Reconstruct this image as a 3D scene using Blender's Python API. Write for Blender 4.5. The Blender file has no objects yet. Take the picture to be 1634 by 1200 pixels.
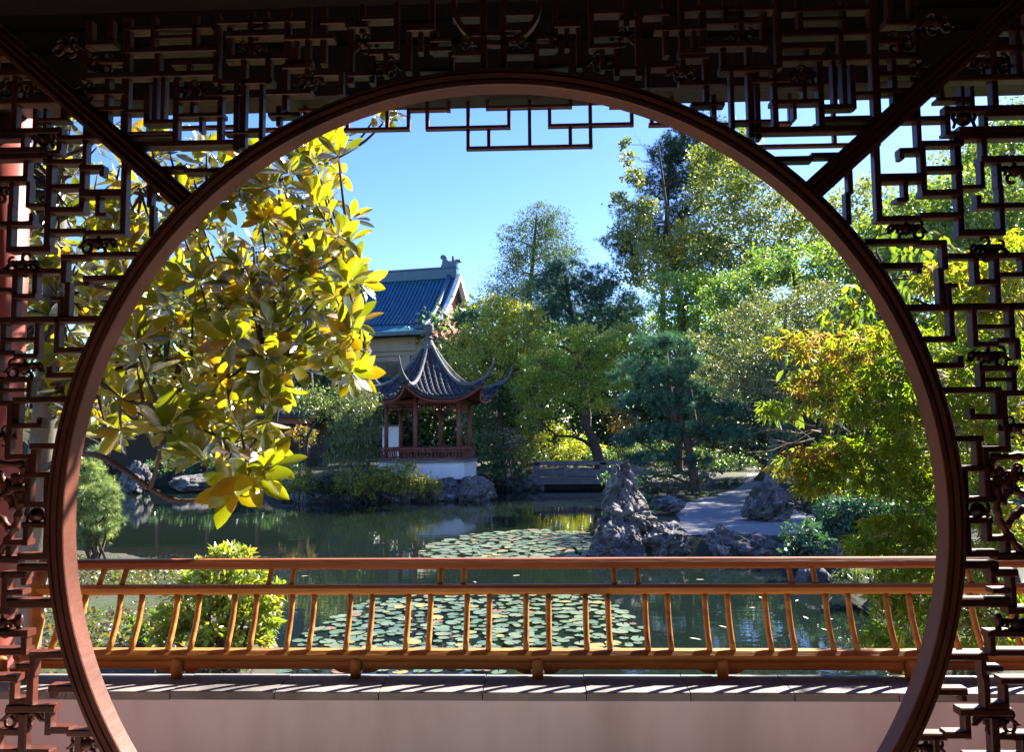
import bpy, bmesh, math, random
import numpy as np
from mathutils import Vector, Matrix, noise

random.seed(7)
rng = np.random.default_rng(11)
sc = bpy.context.scene
COL = sc.collection

# ------------------------------------------------------------------ camera, sky, sun, exposure
W0, H0, F0 = 1634.0, 1200.0, 1228.0
CAM = np.array((0.0, 0.0, 1.6))
YAW, PITCH, ROLL = math.radians(2.0), math.radians(4.2), math.radians(0.5)
_f = np.array((-math.sin(YAW) * math.cos(PITCH), math.cos(YAW) * math.cos(PITCH), math.sin(PITCH)))
_r0 = np.array((math.cos(YAW), math.sin(YAW), 0.0))
_u0 = np.cross(_r0, _f)
CR = _r0 * math.cos(ROLL) - _u0 * math.sin(ROLL)
CU = _u0 * math.cos(ROLL) + _r0 * math.sin(ROLL)
CF = _f
cam_data = bpy.data.cameras.new('camera')
cam = bpy.data.objects.new('camera', cam_data)
COL.objects.link(cam)
cam_data.sensor_width = 36.0
cam_data.lens = 36.0 * F0 / W0
cam_data.clip_start = 0.05
cam_data.clip_end = 2000.0
M = Matrix.Identity(4)
for i in range(3):
    M[i][0], M[i][1], M[i][2], M[i][3] = CR[i], CU[i], -CF[i], CAM[i]
cam.matrix_world = M
sc.camera = cam

SUN_AZ, SUN_EL = math.radians(45), math.radians(38)      # azimuth clockwise from +Y
world = bpy.data.worlds.new('World')
sc.world = world
world.use_nodes = True
wn = world.node_tree
wn.nodes.clear()
wo = wn.nodes.new('ShaderNodeOutputWorld')
wb = wn.nodes.new('ShaderNodeBackground')
ws = wn.nodes.new('ShaderNodeTexSky')
ws.sky_type = 'NISHITA'
ws.sun_disc = False
ws.sun_elevation = SUN_EL
ws.sun_rotation = SUN_AZ
ws.air_density = 1.0
ws.dust_density = 0.2
ws.ozone_density = 4.0
wb.inputs['Strength'].default_value = 0.062
wh = wn.nodes.new('ShaderNodeHueSaturation')
wh.inputs['Hue'].default_value = 0.518
wh.inputs['Saturation'].default_value = 1.22
wn.links.new(ws.outputs[0], wh.inputs['Color'])
wn.links.new(wh.outputs[0], wb.inputs[0])
wn.links.new(wb.outputs[0], wo.inputs[0])
sd = bpy.data.lights.new('sun', 'SUN')
sd.energy = 4.6
sd.angle = math.radians(0.6)
sd.color = (1.0, 0.93, 0.80)
sun = bpy.data.objects.new('sun', sd)
COL.objects.link(sun)
sdir = Vector((math.sin(SUN_AZ) * math.cos(SUN_EL), math.cos(SUN_AZ) * math.cos(SUN_EL), math.sin(SUN_EL)))
sun.rotation_euler = sdir.to_track_quat('Z', 'Y').to_euler()
sun.location = sdir * 60
sc.view_settings.view_transform = 'Standard'
sc.view_settings.look = 'None'
sc.view_settings.exposure = 2.45
sc.view_settings.gamma = 1.0
sc.view_settings.use_curve_mapping = False
sc.render.engine = 'CYCLES'
sc.cycles.use_denoising = True
sc.cycles.max_bounces = 8
sc.cycles.diffuse_bounces = 4
sc.cycles.glossy_bounces = 4
sc.cycles.transmission_bounces = 4
sc.cycles.caustics_reflective = False
sc.cycles.caustics_refractive = False

# ------------------------------------------------------------------ helpers
def ray(px, py):
    return CF + CR * ((px - W0 / 2) / F0) + CU * ((H0 / 2 - py) / F0)

def U(px, py, D):
    """the point of the place that lies D metres out from the viewer's wall line behind photo pixel px, py"""
    d = ray(px, py)
    return CAM + d * (D / d[1])

def G(px, py, z):
    d = ray(px, py)
    return CAM + d * ((z - CAM[2]) / d[2])

def link(o, parent=None):
    COL.objects.link(o)
    if parent is not None:
        o.parent = parent
    return o

def tag(o, label=None, cat=None, group=None, kind=None):
    if label: o['label'] = label
    if cat: o['category'] = cat
    if group: o['group'] = group
    if kind: o['kind'] = kind
    return o

def thing(name, label, cat, loc=(0, 0, 0), group=None):
    o = bpy.data.objects.new(name, None)
    o.empty_display_size = 0.1
    o.location = loc
    link(o)
    return tag(o, label, cat, group)

def finish(name, me, mat, parent=None, loc=None, smooth=False):
    if mat is not None and not me.materials:
        me.materials.append(mat)
    if smooth:
        me.polygons.foreach_set('use_smooth', np.ones(len(me.polygons), dtype=bool))
    o = bpy.data.objects.new(name, me)
    if loc is not None:
        o.location = loc
    link(o, parent)
    if parent is not None and loc is None:
        # geometry is given in world space: keep it there although the parent stands elsewhere
        off = Vector((0, 0, 0)); q = parent
        while q is not None:
            off += q.location; q = q.parent
        o.location = -off
    return o

class MB:
    """collects vertices and faces for one mesh object"""
    def __init__(s):
        s.v, s.f = [], []
    def add(s, vs, fs):
        n = len(s.v)
        s.v += [tuple(map(float, p)) for p in vs]
        s.f += [tuple(i + n for i in f) for f in fs]
        return s
    def box(s, lo, hi):
        x0, y0, z0 = lo; x1, y1, z1 = hi
        return s.add([(x0, y0, z0), (x1, y0, z0), (x1, y1, z0), (x0, y1, z0), (x0, y0, z1), (x1, y0, z1), (x1, y1, z1), (x0, y1, z1)],
                     [(0, 3, 2, 1), (4, 5, 6, 7), (0, 1, 5, 4), (1, 2, 6, 5), (2, 3, 7, 6), (3, 0, 4, 7)])
    def bar(s, a, b, w, h, up=(0, 0, 1), ch=0.15):
        """prism from a to b with chamfered long edges; h along up, w across"""
        a = np.array(a, float); b = np.array(b, float)
        d = b - a; d /= np.linalg.norm(d)
        up = np.array(up, float)
        side = np.cross(d, up); side /= np.linalg.norm(side)
        up2 = np.cross(side, d)
        c = ch * min(w, h)
        pr = [(-w / 2 + c, -h / 2), (w / 2 - c, -h / 2), (w / 2, -h / 2 + c), (w / 2, h / 2 - c),
              (w / 2 - c, h / 2), (-w / 2 + c, h / 2), (-w / 2, h / 2 - c), (-w / 2, -h / 2 + c)]
        vs = [a + side * p + up2 * q for p, q in pr] + [b + side * p + up2 * q for p, q in pr]
        fs = [tuple(range(7, -1, -1)), tuple(range(8, 16))] + [(i, (i + 1) % 8, 8 + (i + 1) % 8, 8 + i) for i in range(8)]
        return s.add(vs, fs)
    def tube(s, pts, rads, n=8, cap=True, flat=1.0):
        pts = [np.array(p, float) for p in pts]
        if not hasattr(rads, '__len__'):
            rads = [rads] * len(pts)
        vs, fs = [], []
        prev = None
        for i, p in enumerate(pts):
            t = pts[min(i + 1, len(pts) - 1)] - pts[max(i - 1, 0)]
            t = t / (np.linalg.norm(t) + 1e-9)
            if prev is None:
                ref = np.array((0, 0, 1.0)) if abs(t[2]) < 0.9 else np.array((0, 1.0, 0))
                a = np.cross(t, ref)
            else:
                a = prev - t * np.dot(prev, t)
            a /= np.linalg.norm(a) + 1e-9
            prev = a
            b = np.cross(t, a)
            for k in range(n):
                g = 2 * math.pi * k / n
                vs.append(p + (a * math.cos(g) + b * math.sin(g) * flat) * rads[i])
        for i in range(len(pts) - 1):
            for k in range(n):
                fs.append((i * n + k, i * n + (k + 1) % n, (i + 1) * n + (k + 1) % n, (i + 1) * n + k))
        if cap:
            fs.append(tuple(range(n - 1, -1, -1)))
            fs.append(tuple((len(pts) - 1) * n + k for k in range(n)))
        return s.add(vs, fs)
    def lathe(s, prof, c, n=20, axis='z'):
        vs, fs = [], []
        for r, h in prof:
            for k in range(n):
                g = 2 * math.pi * k / n
                if axis == 'z':
                    vs.append((c[0] + r * math.cos(g), c[1] + r * math.sin(g), c[2] + h))
                else:
                    vs.append((c[0] + r * math.cos(g), c[1] + h, c[2] + r * math.sin(g)))
        for i in range(len(prof) - 1):
            for k in range(n):
                fs.append((i * n + k, i * n + (k + 1) % n, (i + 1) * n + (k + 1) % n, (i + 1) * n + k))
        fs.append(tuple(range(n - 1, -1, -1)))
        fs.append(tuple((len(prof) - 1) * n + k for k in range(n)))
        return s.add(vs, fs)
    def ring(s, prof, c, n=160):
        """closed profile (r, y) swept round the y axis at c"""
        m = len(prof); vs, fs = [], []
        for k in range(n):
            g = 2 * math.pi * k / n
            for r, h in prof:
                vs.append((c[0] + r * math.cos(g), c[1] + h, c[2] + r * math.sin(g)))
        for k in range(n):
            for i in range(m):
                fs.append((k * m + i, k * m + (i + 1) % m, ((k + 1) % n) * m + (i + 1) % m, ((k + 1) % n) * m + i))
        return s.add(vs, fs)
    def prism(s, poly, y0, y1):
        """polygon in x, z pulled from y0 to y1"""
        n = len(poly)
        vs = [(x, y0, z) for x, z in poly] + [(x, y1, z) for x, z in poly]
        return s.add(vs, [tuple(range(n)), tuple(range(2 * n - 1, n - 1, -1))] + [(i, n + i, n + (i + 1) % n, (i + 1) % n) for i in range(n)])
    def mesh(s, name):
        me = bpy.data.meshes.new(name)
        me.from_pydata(s.v, [], s.f)
        bm = bmesh.new(); bm.from_mesh(me)
        bmesh.ops.recalc_face_normals(bm, faces=bm.faces)
        bm.to_mesh(me); bm.free()
        return me
    def build(s, name, mat, parent=None, smooth=False):
        return finish(name, s.mesh(name), mat, parent, None, smooth)

def obj_copy(o, parent=None):
    c = o.copy()
    link(c)
    c.parent = parent
    return c

# ------------------------------------------------------------------ materials
def new_mat(name):
    m = bpy.data.materials.new(name)
    m.use_nodes = True
    nt = m.node_tree
    nt.nodes.clear()
    out = nt.nodes.new('ShaderNodeOutputMaterial')
    return m, nt, out

def nd(nt, typ, **kw):
    n = nt.nodes.new(typ)
    for k, v in kw.items():
        setattr(n, k, v)
    return n

def surf(name, c1, c2, scale=6.0, rough=0.6, rough2=None, bump=0.2, bscale=None, stretch=(1, 1, 1), detail=6.0, spec=0.5, c3=None, c3scale=1.5, c3lo=0.55, c3hi=0.7, coord='Object', dist=0.02, island=0.0):
    m, nt, out = new_mat(name)
    L = nt.links.new
    p = nd(nt, 'ShaderNodeBsdfPrincipled')
    tc = nd(nt, 'ShaderNodeTexCoord')
    mp = nd(nt, 'ShaderNodeMapping')
    mp.inputs['Scale'].default_value = stretch
    if coord == 'World':
        geo = nd(nt, 'ShaderNodeNewGeometry'); L(geo.outputs['Position'], mp.inputs[0])
    else:
        L(tc.outputs[coord], mp.inputs[0])
    n1 = nd(nt, 'ShaderNodeTexNoise')
    n1.inputs['Scale'].default_value = scale; n1.inputs['Detail'].default_value = detail
    n1.inputs['Roughness'].default_value = 0.65
    L(mp.outputs[0], n1.inputs['Vector'])
    cr = nd(nt, 'ShaderNodeValToRGB')
    cr.color_ramp.elements[0].position = 0.3; cr.color_ramp.elements[1].position = 0.7
    cr.color_ramp.elements[0].color = (*c1, 1); cr.color_ramp.elements[1].color = (*c2, 1)
    L(n1.outputs['Fac'], cr.inputs[0])
    colr = cr.outputs[0]
    if c3 is not None:
        n3 = nd(nt, 'ShaderNodeTexNoise')
        n3.inputs['Scale'].default_value = c3scale; n3.inputs['Detail'].default_value = 8.0
        L(mp.outputs[0], n3.inputs['Vector'])
        r3 = nd(nt, 'ShaderNodeMapRange')
        r3.inputs['From Min'].default_value = c3lo; r3.inputs['From Max'].default_value = c3hi
        L(n3.outputs['Fac'], r3.inputs['Value'])
        mx = nd(nt, 'ShaderNodeMix', data_type='RGBA')
        L(r3.outputs[0], mx.inputs[0]); L(colr, mx.inputs[6]); mx.inputs[7].default_value = (*c3, 1)
        colr = mx.outputs[2]
    if island > 0:
        oi = nd(nt, 'ShaderNodeObjectInfo')
        mr = nd(nt, 'ShaderNodeMapRange')
        mr.inputs['To Min'].default_value = 1 - island; mr.inputs['To Max'].default_value = 1 + island
        L(oi.outputs['Random'], mr.inputs['Value'])
        hs = nd(nt, 'ShaderNodeHueSaturation')
        L(mr.outputs[0], hs.inputs['Value']); L(colr, hs.inputs['Color'])
        colr = hs.outputs[0]
    L(colr, p.inputs['Base Color'])
    rr = nd(nt, 'ShaderNodeMapRange')
    rr.inputs['To Min'].default_value = rough if rough2 is None else min(rough, rough2)
    rr.inputs['To Max'].default_value = rough if rough2 is None else max(rough, rough2)
    L(n1.outputs['Fac'], rr.inputs['Value']); L(rr.outputs[0], p.inputs['Roughness'])
    p.inputs['Specular IOR Level'].default_value = spec
    if bump:
        n2 = nd(nt, 'ShaderNodeTexNoise')
        n2.inputs['Scale'].default_value = bscale or scale * 3; n2.inputs['Detail'].default_value = 8.0
        L(mp.outputs[0], n2.inputs['Vector'])
        bp = nd(nt, 'ShaderNodeBump')
        bp.inputs['Strength'].default_value = bump; bp.inputs['Distance'].default_value = dist
        L(n2.outputs['Fac'], bp.inputs['Height']); L(bp.outputs[0], p.inputs['Normal'])
    L(p.outputs[0], out.inputs[0])
    return m

def leaf_mat(name, trans=0.45, tcol=(1.5, 1.45, 0.45), gloss=0.06, grough=0.35, two=None):
    """leaves: own colour from the tint attribute, light passes through; two = colour of the felted underside"""
    m, nt, out = new_mat(name)
    L = nt.links.new
    at = nd(nt, 'ShaderNodeAttribute', attribute_name='tint')
    geo = nd(nt, 'ShaderNodeNewGeometry')
    hs = nd(nt, 'ShaderNodeHueSaturation')
    mr = nd(nt, 'ShaderNodeMapRange')
    mr.inputs['To Min'].default_value = 0.84; mr.inputs['To Max'].default_value = 1.16
    L(geo.outputs['Random Per Island'], mr.inputs['Value']); L(mr.outputs[0], hs.inputs['Value'])
    L(at.outputs['Color'], hs.inputs['Color'])
    colr = hs.outputs[0]
    tc = nd(nt, 'ShaderNodeMix', data_type='RGBA', blend_type='MULTIPLY')
    tc.inputs[0].default_value = 1.0
    L(colr, tc.inputs[6]); tc.inputs[7].default_value = (*tcol, 1)
    df = nd(nt, 'ShaderNodeBsdfDiffuse'); tr = nd(nt, 'ShaderNodeBsdfTranslucent')
    if two is not None:
        mx = nd(nt, 'ShaderNodeMix', data_type='RGBA')
        L(geo.outputs['Backfacing'], mx.inputs[0]); L(colr, mx.inputs[6]); mx.inputs[7].default_value = (*two, 1)
        L(mx.outputs[2], df.inputs[0])
    else:
        L(colr, df.inputs[0])
    L(tc.outputs[2], tr.inputs[0])
    m1 = nd(nt, 'ShaderNodeMixShader'); m1.inputs[0].default_value = trans
    L(df.outputs[0], m1.inputs[1]); L(tr.outputs[0], m1.inputs[2])
    gl = nd(nt, 'ShaderNodeBsdfGlossy'); gl.inputs['Roughness'].default_value = grough
    gl.inputs[0].default_value = (1, 1, 1, 1)
    lw = nd(nt, 'ShaderNodeFresnel'); lw.inputs[0].default_value = 1.4
    ml = nd(nt, 'ShaderNodeMath', operation='MULTIPLY_ADD'); ml.inputs[1].default_value = gloss * 6; ml.inputs[2].default_value = gloss * 0.4
    ml.use_clamp = True
    L(lw.outputs[0], ml.inputs[0])
    m2 = nd(nt, 'ShaderNodeMixShader')
    L(ml.outputs[0], m2.inputs[0]); L(m1.outputs[0], m2.inputs[1]); L(gl.outputs[0], m2.inputs[2])
    L(m2.outputs[0], out.inputs[0])
    return m

MT = {}
MT['lacquer'] = surf('dark red lacquered wood', (0.072, 0.0185, 0.012), (0.12, 0.031, 0.019), 5, 0.32, 0.5, 0.10, 60, (1, 1, 1), c3=(0.035, 0.012, 0.009), c3scale=9, c3lo=0.55, c3hi=0.75, dist=0.004)
MT['ring'] = surf('worn red lacquered ring wood', (0.092, 0.0235, 0.011), (0.15, 0.037, 0.017), 7, 0.40, 0.62, 0.25, 60, c3=(0.05, 0.016, 0.011), c3scale=5, c3lo=0.52, c3hi=0.75, dist=0.004, island=0.10)
MT['rail'] = surf('orange brown varnished wood', (0.33, 0.125, 0.021), (0.52, 0.235, 0.048), 9, 0.38, 0.62, 0.25, 40, (0.35, 3, 3), c3=(0.17, 0.055, 0.016), c3scale=4, c3lo=0.52, c3hi=0.72, dist=0.004, island=0.12)
MT['railtop'] = surf('red brown varnished wood', (0.20, 0.048, 0.013), (0.31, 0.088, 0.022), 9, 0.35, 0.55, 0.2, 40, (0.25, 3, 3), dist=0.004)
MT['plaster'] = surf('pinkish grey plaster', (0.62, 0.555, 0.63), (0.70, 0.63, 0.70), 1.6, 0.85, None, 0.25, 60, (1.6, 1, .5), c3=(0.50, 0.43, 0.47), c3scale=1.7, c3lo=0.44, c3hi=0.68, dist=0.004)
MT['slate'] = surf('dark grey cap stone', (0.145, 0.135, 0.14), (0.225, 0.21, 0.212), 8, 0.55, 0.75, 0.25, 70, c3=(0.09, 0.082, 0.085), c3scale=3, c3lo=0.52, c3hi=0.7, dist=0.004, island=0.14)
MT['darkwood'] = surf('dark brown ceiling wood', (0.012, 0.007, 0.006), (0.022, 0.012, 0.010), 4, 0.6, None, 0.1, 40, dist=0.004)
MT['roomwall'] = surf('dim brown room wall', (0.33, 0.30, 0.30), (0.40, 0.37, 0.37), 2, 0.8, None, 0.05, 30, dist=0.004)
MT['paving'] = surf('grey stone paving', (0.38, 0.35, 0.34), (0.48, 0.445, 0.43), 3, 0.7, None, 0.2, 40, dist=0.004)
MT['column'] = surf('red painted column', (0.28, 0.06, 0.05), (0.36, 0.085, 0.07), 3, 0.4, 0.6, 0.05, 30, dist=0.004)
MT['tile'] = surf('dark blue grey roof tile', (0.024, 0.026, 0.034), (0.062, 0.065, 0.078), 7, 0.75, 0.95, 0.3, 30, spec=0.25, c3=(0.15, 0.15, 0.165), c3scale=3.0, c3lo=0.58, c3hi=0.75, island=0.25)
MT['ridge'] = surf('weathered grey ridge mortar', (0.055, 0.058, 0.068), (0.13, 0.132, 0.14), 5, 0.8, None, 0.3, 20)
MT['kioskred'] = surf('faded red kiosk timber', (0.16, 0.045, 0.035), (0.24, 0.07, 0.055), 6, 0.5, 0.7, 0.1, 30)
MT['white'] = surf('white lime plaster', (0.70, 0.72, 0.76), (0.80, 0.81, 0.83), 1.2, 0.85, None, 0.1, 20, c3=(0.5, 0.52, 0.55), c3scale=0.9, c3lo=0.6, c3hi=0.85)
MT['glaze'] = surf('blue glazed roof tile', (0.016, 0.095, 0.165), (0.035, 0.155, 0.245), 1.5, 0.22, 0.4, 0.1, 8, spec=0.7, island=0.1)
MT['glazedark'] = surf('dull blue glazed ridge', (0.03, 0.085, 0.14), (0.05, 0.12, 0.19), 2.5, 0.35, None, 0.2, 8)
MT['hallwall'] = surf('beige painted hall wall', (0.36, 0.30, 0.27), (0.42, 0.36, 0.32), 0.8, 0.8, None, 0.05, 10)
MT['gable'] = surf('red painted gable', (0.42, 0.09, 0.08), (0.50, 0.12, 0.10), 0.9, 0.7, None, 0.05, 10)
MT['hallglass'] = surf('dark window glass', (0.03, 0.035, 0.04), (0.05, 0.055, 0.06), 1, 0.1, None, 0.0)
MT['bark'] = surf('brown bark', (0.035, 0.025, 0.018), (0.09, 0.068, 0.05), 10, 0.9, None, 0.6, 18, (1, 1, 0.3), dist=0.03)
MT['greybark'] = surf('grey bark', (0.09, 0.08, 0.07), (0.19, 0.175, 0.155), 10, 0.9, None, 0.5, 18, (1, 1, 0.4), dist=0.02)
MT['twig'] = surf('pale bare twig', (0.30, 0.24, 0.20), (0.42, 0.35, 0.30), 12, 0.7, None, 0.1, 40, dist=0.003)
MT['stonebridge'] = surf('weathered grey timber and stone', (0.12, 0.105, 0.115), (0.23, 0.205, 0.215), 5, 0.8, None, 0.3, 20, (0.4, 1, 1), dist=0.01, island=0.1)

def rock_mat():
    m, nt, out = new_mat('pitted grey limestone')
    L = nt.links.new
    p = nd(nt, 'ShaderNodeBsdfPrincipled'); geo = nd(nt, 'ShaderNodeNewGeometry')
    n1 = nd(nt, 'ShaderNodeTexNoise'); n1.inputs['Scale'].default_value = 2.6; n1.inputs['Detail'].default_value = 10; n1.inputs['Roughness'].default_value = 0.7
    L(geo.outputs['Position'], n1.inputs['Vector'])
    cr = nd(nt, 'ShaderNodeValToRGB')
    e = cr.color_ramp.elements
    e[0].position = 0.28; e[0].color = (0.036, 0.032, 0.032, 1)
    e[1].position = 0.72; e[1].color = (0.28, 0.262, 0.255, 1)
    k = e.new(0.5); k.color = (0.112, 0.102, 0.10, 1)
    L(n1.outputs['Fac'], cr.inputs[0])
    v = nd(nt, 'ShaderNodeTexNoise'); v.inputs['Scale'].default_value = 1.7; v.inputs['Detail'].default_value = 3; v.inputs['Distortion'].default_value = 1.6
    L(geo.outputs['Position'], v.inputs['Vector'])
    ab = nd(nt, 'ShaderNodeMath', operation='SUBTRACT'); ab.inputs[1].default_value = 0.5; L(v.outputs['Fac'], ab.inputs[0])
    a2 = nd(nt, 'ShaderNodeMath', operation='ABSOLUTE'); L(ab.outputs[0], a2.inputs[0])
    vr = nd(nt, 'ShaderNodeMapRange'); vr.inputs['From Min'].default_value = 0.0; vr.inputs['From Max'].default_value = 0.02
    vr.inputs['To Min'].default_value = 0.85; vr.inputs['To Max'].default_value = 0.0
    L(a2.outputs[0], vr.inputs['Value'])
    mx = nd(nt, 'ShaderNodeMix', data_type='RGBA'); L(vr.outputs[0], mx.inputs[0]); L(cr.outputs[0], mx.inputs[6]); mx.inputs[7].default_value = (0.42, 0.39, 0.40, 1)
    # moss on upward faces
    n4 = nd(nt, 'ShaderNodeTexNoise'); n4.inputs['Scale'].default_value = 3.3; n4.inputs['Detail'].default_value = 7; L(geo.outputs['Position'], n4.inputs['Vector'])
    mr = nd(nt, 'ShaderNodeMapRange'); mr.inputs['From Min'].default_value = 0.56; mr.inputs['From Max'].default_value = 0.66; mr.inputs['To Max'].default_value = 0.8; L(n4.outputs['Fac'], mr.inputs['Value'])
    mx2 = nd(nt, 'ShaderNodeMix', data_type='RGBA'); L(mr.outputs[0], mx2.inputs[0]); L(mx.outputs[2], mx2.inputs[6]); mx2.inputs[7].default_value = (0.055, 0.06, 0.022, 1)
    L(mx2.outputs[2], p.inputs['Base Color'])
    p.inputs['Roughness'].default_value = 0.8
    n2 = nd(nt, 'ShaderNodeTexNoise'); n2.inputs['Scale'].default_value = 9; n2.inputs['Detail'].default_value = 10; n2.inputs['Roughness'].default_value = 0.75
    L(geo.outputs['Position'], n2.inputs['Vector'])
    bp = nd(nt, 'ShaderNodeBump'); bp.inputs['Strength'].default_value = 0.9; bp.inputs['Distance'].default_value = 0.08
    L(n2.outputs['Fac'], bp.inputs['Height']); L(bp.outputs[0], p.inputs['Normal'])
    L(p.outputs[0], out.inputs[0])
    return m
MT['rock'] = rock_mat()

def water_mat():
    m, nt, out = new_mat('still dark pond water')
    L = nt.links.new
    p = nd(nt, 'ShaderNodeBsdfPrincipled')
    p.inputs['Base Color'].default_value = (0.006, 0.011, 0.009, 1)
    p.inputs['Roughness'].default_value = 0.015
    p.inputs['IOR'].default_value = 1.333
    geo = nd(nt, 'ShaderNodeNewGeometry')
    mp = nd(nt, 'ShaderNodeMapping'); mp.inputs['Scale'].default_value = (0.8, 2.0, 1)
    L(geo.outputs['Position'], mp.inputs[0])
    n = nd(nt, 'ShaderNodeTexNoise'); n.inputs['Scale'].default_value = 2.4; n.inputs['Detail'].default_value = 3
    L(mp.outputs[0], n.inputs['Vector'])
    b = nd(nt, 'ShaderNodeBump'); b.inputs['Strength'].default_value = 0.035; b.inputs['Distance'].default_value = 0.05
    L(n.outputs['Fac'], b.inputs['Height']); L(b.outputs[0], p.inputs['Normal'])
    # thin drifting film of pollen and duckweed in wind streaks
    mp2 = nd(nt, 'ShaderNodeMapping'); mp2.inputs['Scale'].default_value = (0.22, 1.1, 1); L(geo.outputs['Position'], mp2.inputs[0])
    n2 = nd(nt, 'ShaderNodeTexNoise'); n2.inputs['Scale'].default_value = 1.6; n2.inputs['Detail'].default_value = 10; n2.inputs['Roughness'].default_value = 0.72
    L(mp2.outputs[0], n2.inputs['Vector'])
    r = nd(nt, 'ShaderNodeMapRange'); r.inputs['From Min'].default_value = 0.60; r.inputs['From Max'].default_value = 0.85; r.inputs['To Max'].default_value = 0.06
    L(n2.outputs['Fac'], r.inputs['Value'])
    d = nd(nt, 'ShaderNodeBsdfDiffuse'); d.inputs[0].default_value = (0.10, 0.105, 0.06, 1)
    mx = nd(nt, 'ShaderNodeMixShader'); L(r.outputs[0], mx.inputs[0]); L(p.outputs[0], mx.inputs[1]); L(d.outputs[0], mx.inputs[2])
    L(mx.outputs[0], out.inputs[0])
    return m
MT['water'] = water_mat()
MT['soil'] = surf('mossy garden soil', (0.022, 0.019, 0.011), (0.05, 0.042, 0.026), 1.3, 0.95, None, 0.6, 9, c3=(0.028, 0.042, 0.011), c3scale=0.7, c3lo=0.45, c3hi=0.6, coord='World', dist=0.05)
MT['sand'] = surf('pale raked gravel', (0.19, 0.185, 0.19), (0.26, 0.25, 0.255), 2.0, 0.9, None, 0.6, 45, c3=(0.14, 0.13, 0.125), c3scale=1.2, coord='World', dist=0.02)
MT['leaf'] = leaf_mat('soft leaf', 0.52, (1.7, 1.6, .45))
MT['maple'] = leaf_mat('thin maple leaf', 0.62, (1.6, 1.8, .5), .03)
MT['needle'] = leaf_mat('conifer needle', 0.25, (1.2, 1.3, 0.6), 0.004, 0.6)
MT['gloss'] = leaf_mat('glossy evergreen leaf', 0.30, (1.4, 1.5, 0.5), 0.04, 0.35)
MT['magnolia'] = leaf_mat('magnolia leaf with rusty felt below', 0.66, (2.15, 1.75, 0.27), 0.16, 0.24, (0.40, 0.27, 0.05))
MT['pad'] = leaf_mat('lily pad skin', 0.12, (1.3, 1.4, 0.5), 0.14, 0.3)

# ------------------------------------------------------------------ the ground, pond and path
ZW, ZB = -0.90, -0.55
def sm(a, b, x):
    t = np.clip((x - a) / (b - a), 0, 1)
    return t * t * (3 - 2 * t)

def g2(px, py, z=ZW):
    p = G(px, py, z)
    return (p[0], p[1])
POND = [(-1.7, 3.70), g2(455, 1072), g2(445, 1000), g2(400, 945), g2(335, 925), g2(205, 906), g2(110, 893), (-12, 16), (-15, 25),
        g2(60, 800), g2(120, 780), g2(200, 776), g2(340, 774), g2(450, 799), g2(560, 802), g2(690, 800), g2(785, 797), g2(795, 782), g2(860, 780), g2(985, 779),
        g2(1000, 795), g2(955, 830), g2(935, 870), g2(945, 889), g2(1020, 893), g2(1100, 893), g2(1180, 895), g2(1260, 893),
        g2(1300, 928), g2(1345, 945), g2(1400, 1000), g2(1440, 1065), (3.0, 3.70)]
POND = np.array(POND)

def sdist(x, y, poly):
    best = np.full(x.shape, 1e9); inside = np.zeros(x.shape, bool)
    n = len(poly)
    for i in range(n):
        ax, ay = poly[i]; bx, by = poly[(i + 1) % n]
        dx, dy = bx - ax, by - ay
        t = np.clip(((x - ax) * dx + (y - ay) * dy) / (dx * dx + dy * dy + 1e-12), 0, 1)
        best = np.minimum(best, np.hypot(x - ax - t * dx, y - ay - t * dy))
        cr_ = ((ay > y) != (by > y)) & (x < (bx - ax) * (y - ay) / (by - ay + 1e-12) + ax)
        inside ^= cr_
    return np.where(inside, -best, best)

def ground_z(x, y):
    x = np.atleast_1d(np.asarray(x, float)); y = np.atleast_1d(np.asarray(y, float))
    d = sdist(x, y, POND)
    bank = 0.35 + 0.45 * sm(27, 36, y) * (1 - sm(2.0, 4.5, x)) + 0.5 * sm(44, 70, y)
    out = ZW - 0.02 + (bank + 0.02) * sm(0.0, 0.55, d)
    ins = ZW - 0.02 - np.minimum(0.9, np.abs(d) * 0.7)
    z = np.where(d > 0, out, ins)
    wob = 0.05 * np.sin(x * 1.7 + 0.6 * y) * np.sin(y * 1.3 - 0.4 * x)
    pth = (x > 1.5) & (y > 14) & (y < 43)
    z = z + np.where((d > 0.5) & ~pth, wob, 0)
    return z

def gz(x, y):
    return float(ground_z(x, y)[0])

def axis(stops):
    out = []
    for a, b, st in stops:
        out += list(np.arange(a, b, st))
    return np.array(out + [stops[-1][1]])
gx = axis([(-400, -60, 40), (-60, -18, 3), (-18, -9, 0.7), (-9, 9, 0.22), (9, 20, 0.7), (20, 60, 3), (60, 400, 40)])
gy = axis([(3.66, 20, 0.22), (20, 40, 0.4), (40, 60, 2), (60, 600, 45)])
XX, YY = np.meshgrid(gx, gy)
ZZ = ground_z(XX.ravel(), YY.ravel())
nx, ny = len(gx), len(gy)
idx = np.arange(nx * ny).reshape(ny, nx)
quads = np.stack([idx[:-1, :-1], idx[:-1, 1:], idx[1:, 1:], idx[1:, :-1]], -1).reshape(-1, 4)
def np_mesh(name, verts, faces):
    """verts (n,3), faces (m,k) arrays, quick"""
    me = bpy.data.meshes.new(name)
    m, k = faces.shape
    me.vertices.add(len(verts)); me.vertices.foreach_set('co', np.ascontiguousarray(verts, np.float32).ravel())
    me.loops.add(m * k); me.loops.foreach_set('vertex_index', np.ascontiguousarray(faces, np.int32).ravel())
    me.polygons.add(m); me.polygons.foreach_set('loop_start', np.arange(0, m * k, k, dtype=np.int32))
    me.update(calc_edges=True)
    return me
ground = finish('ground', np_mesh('ground', np.stack([XX.ravel(), YY.ravel(), ZZ], -1), quads), MT['soil'], smooth=True)
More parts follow.
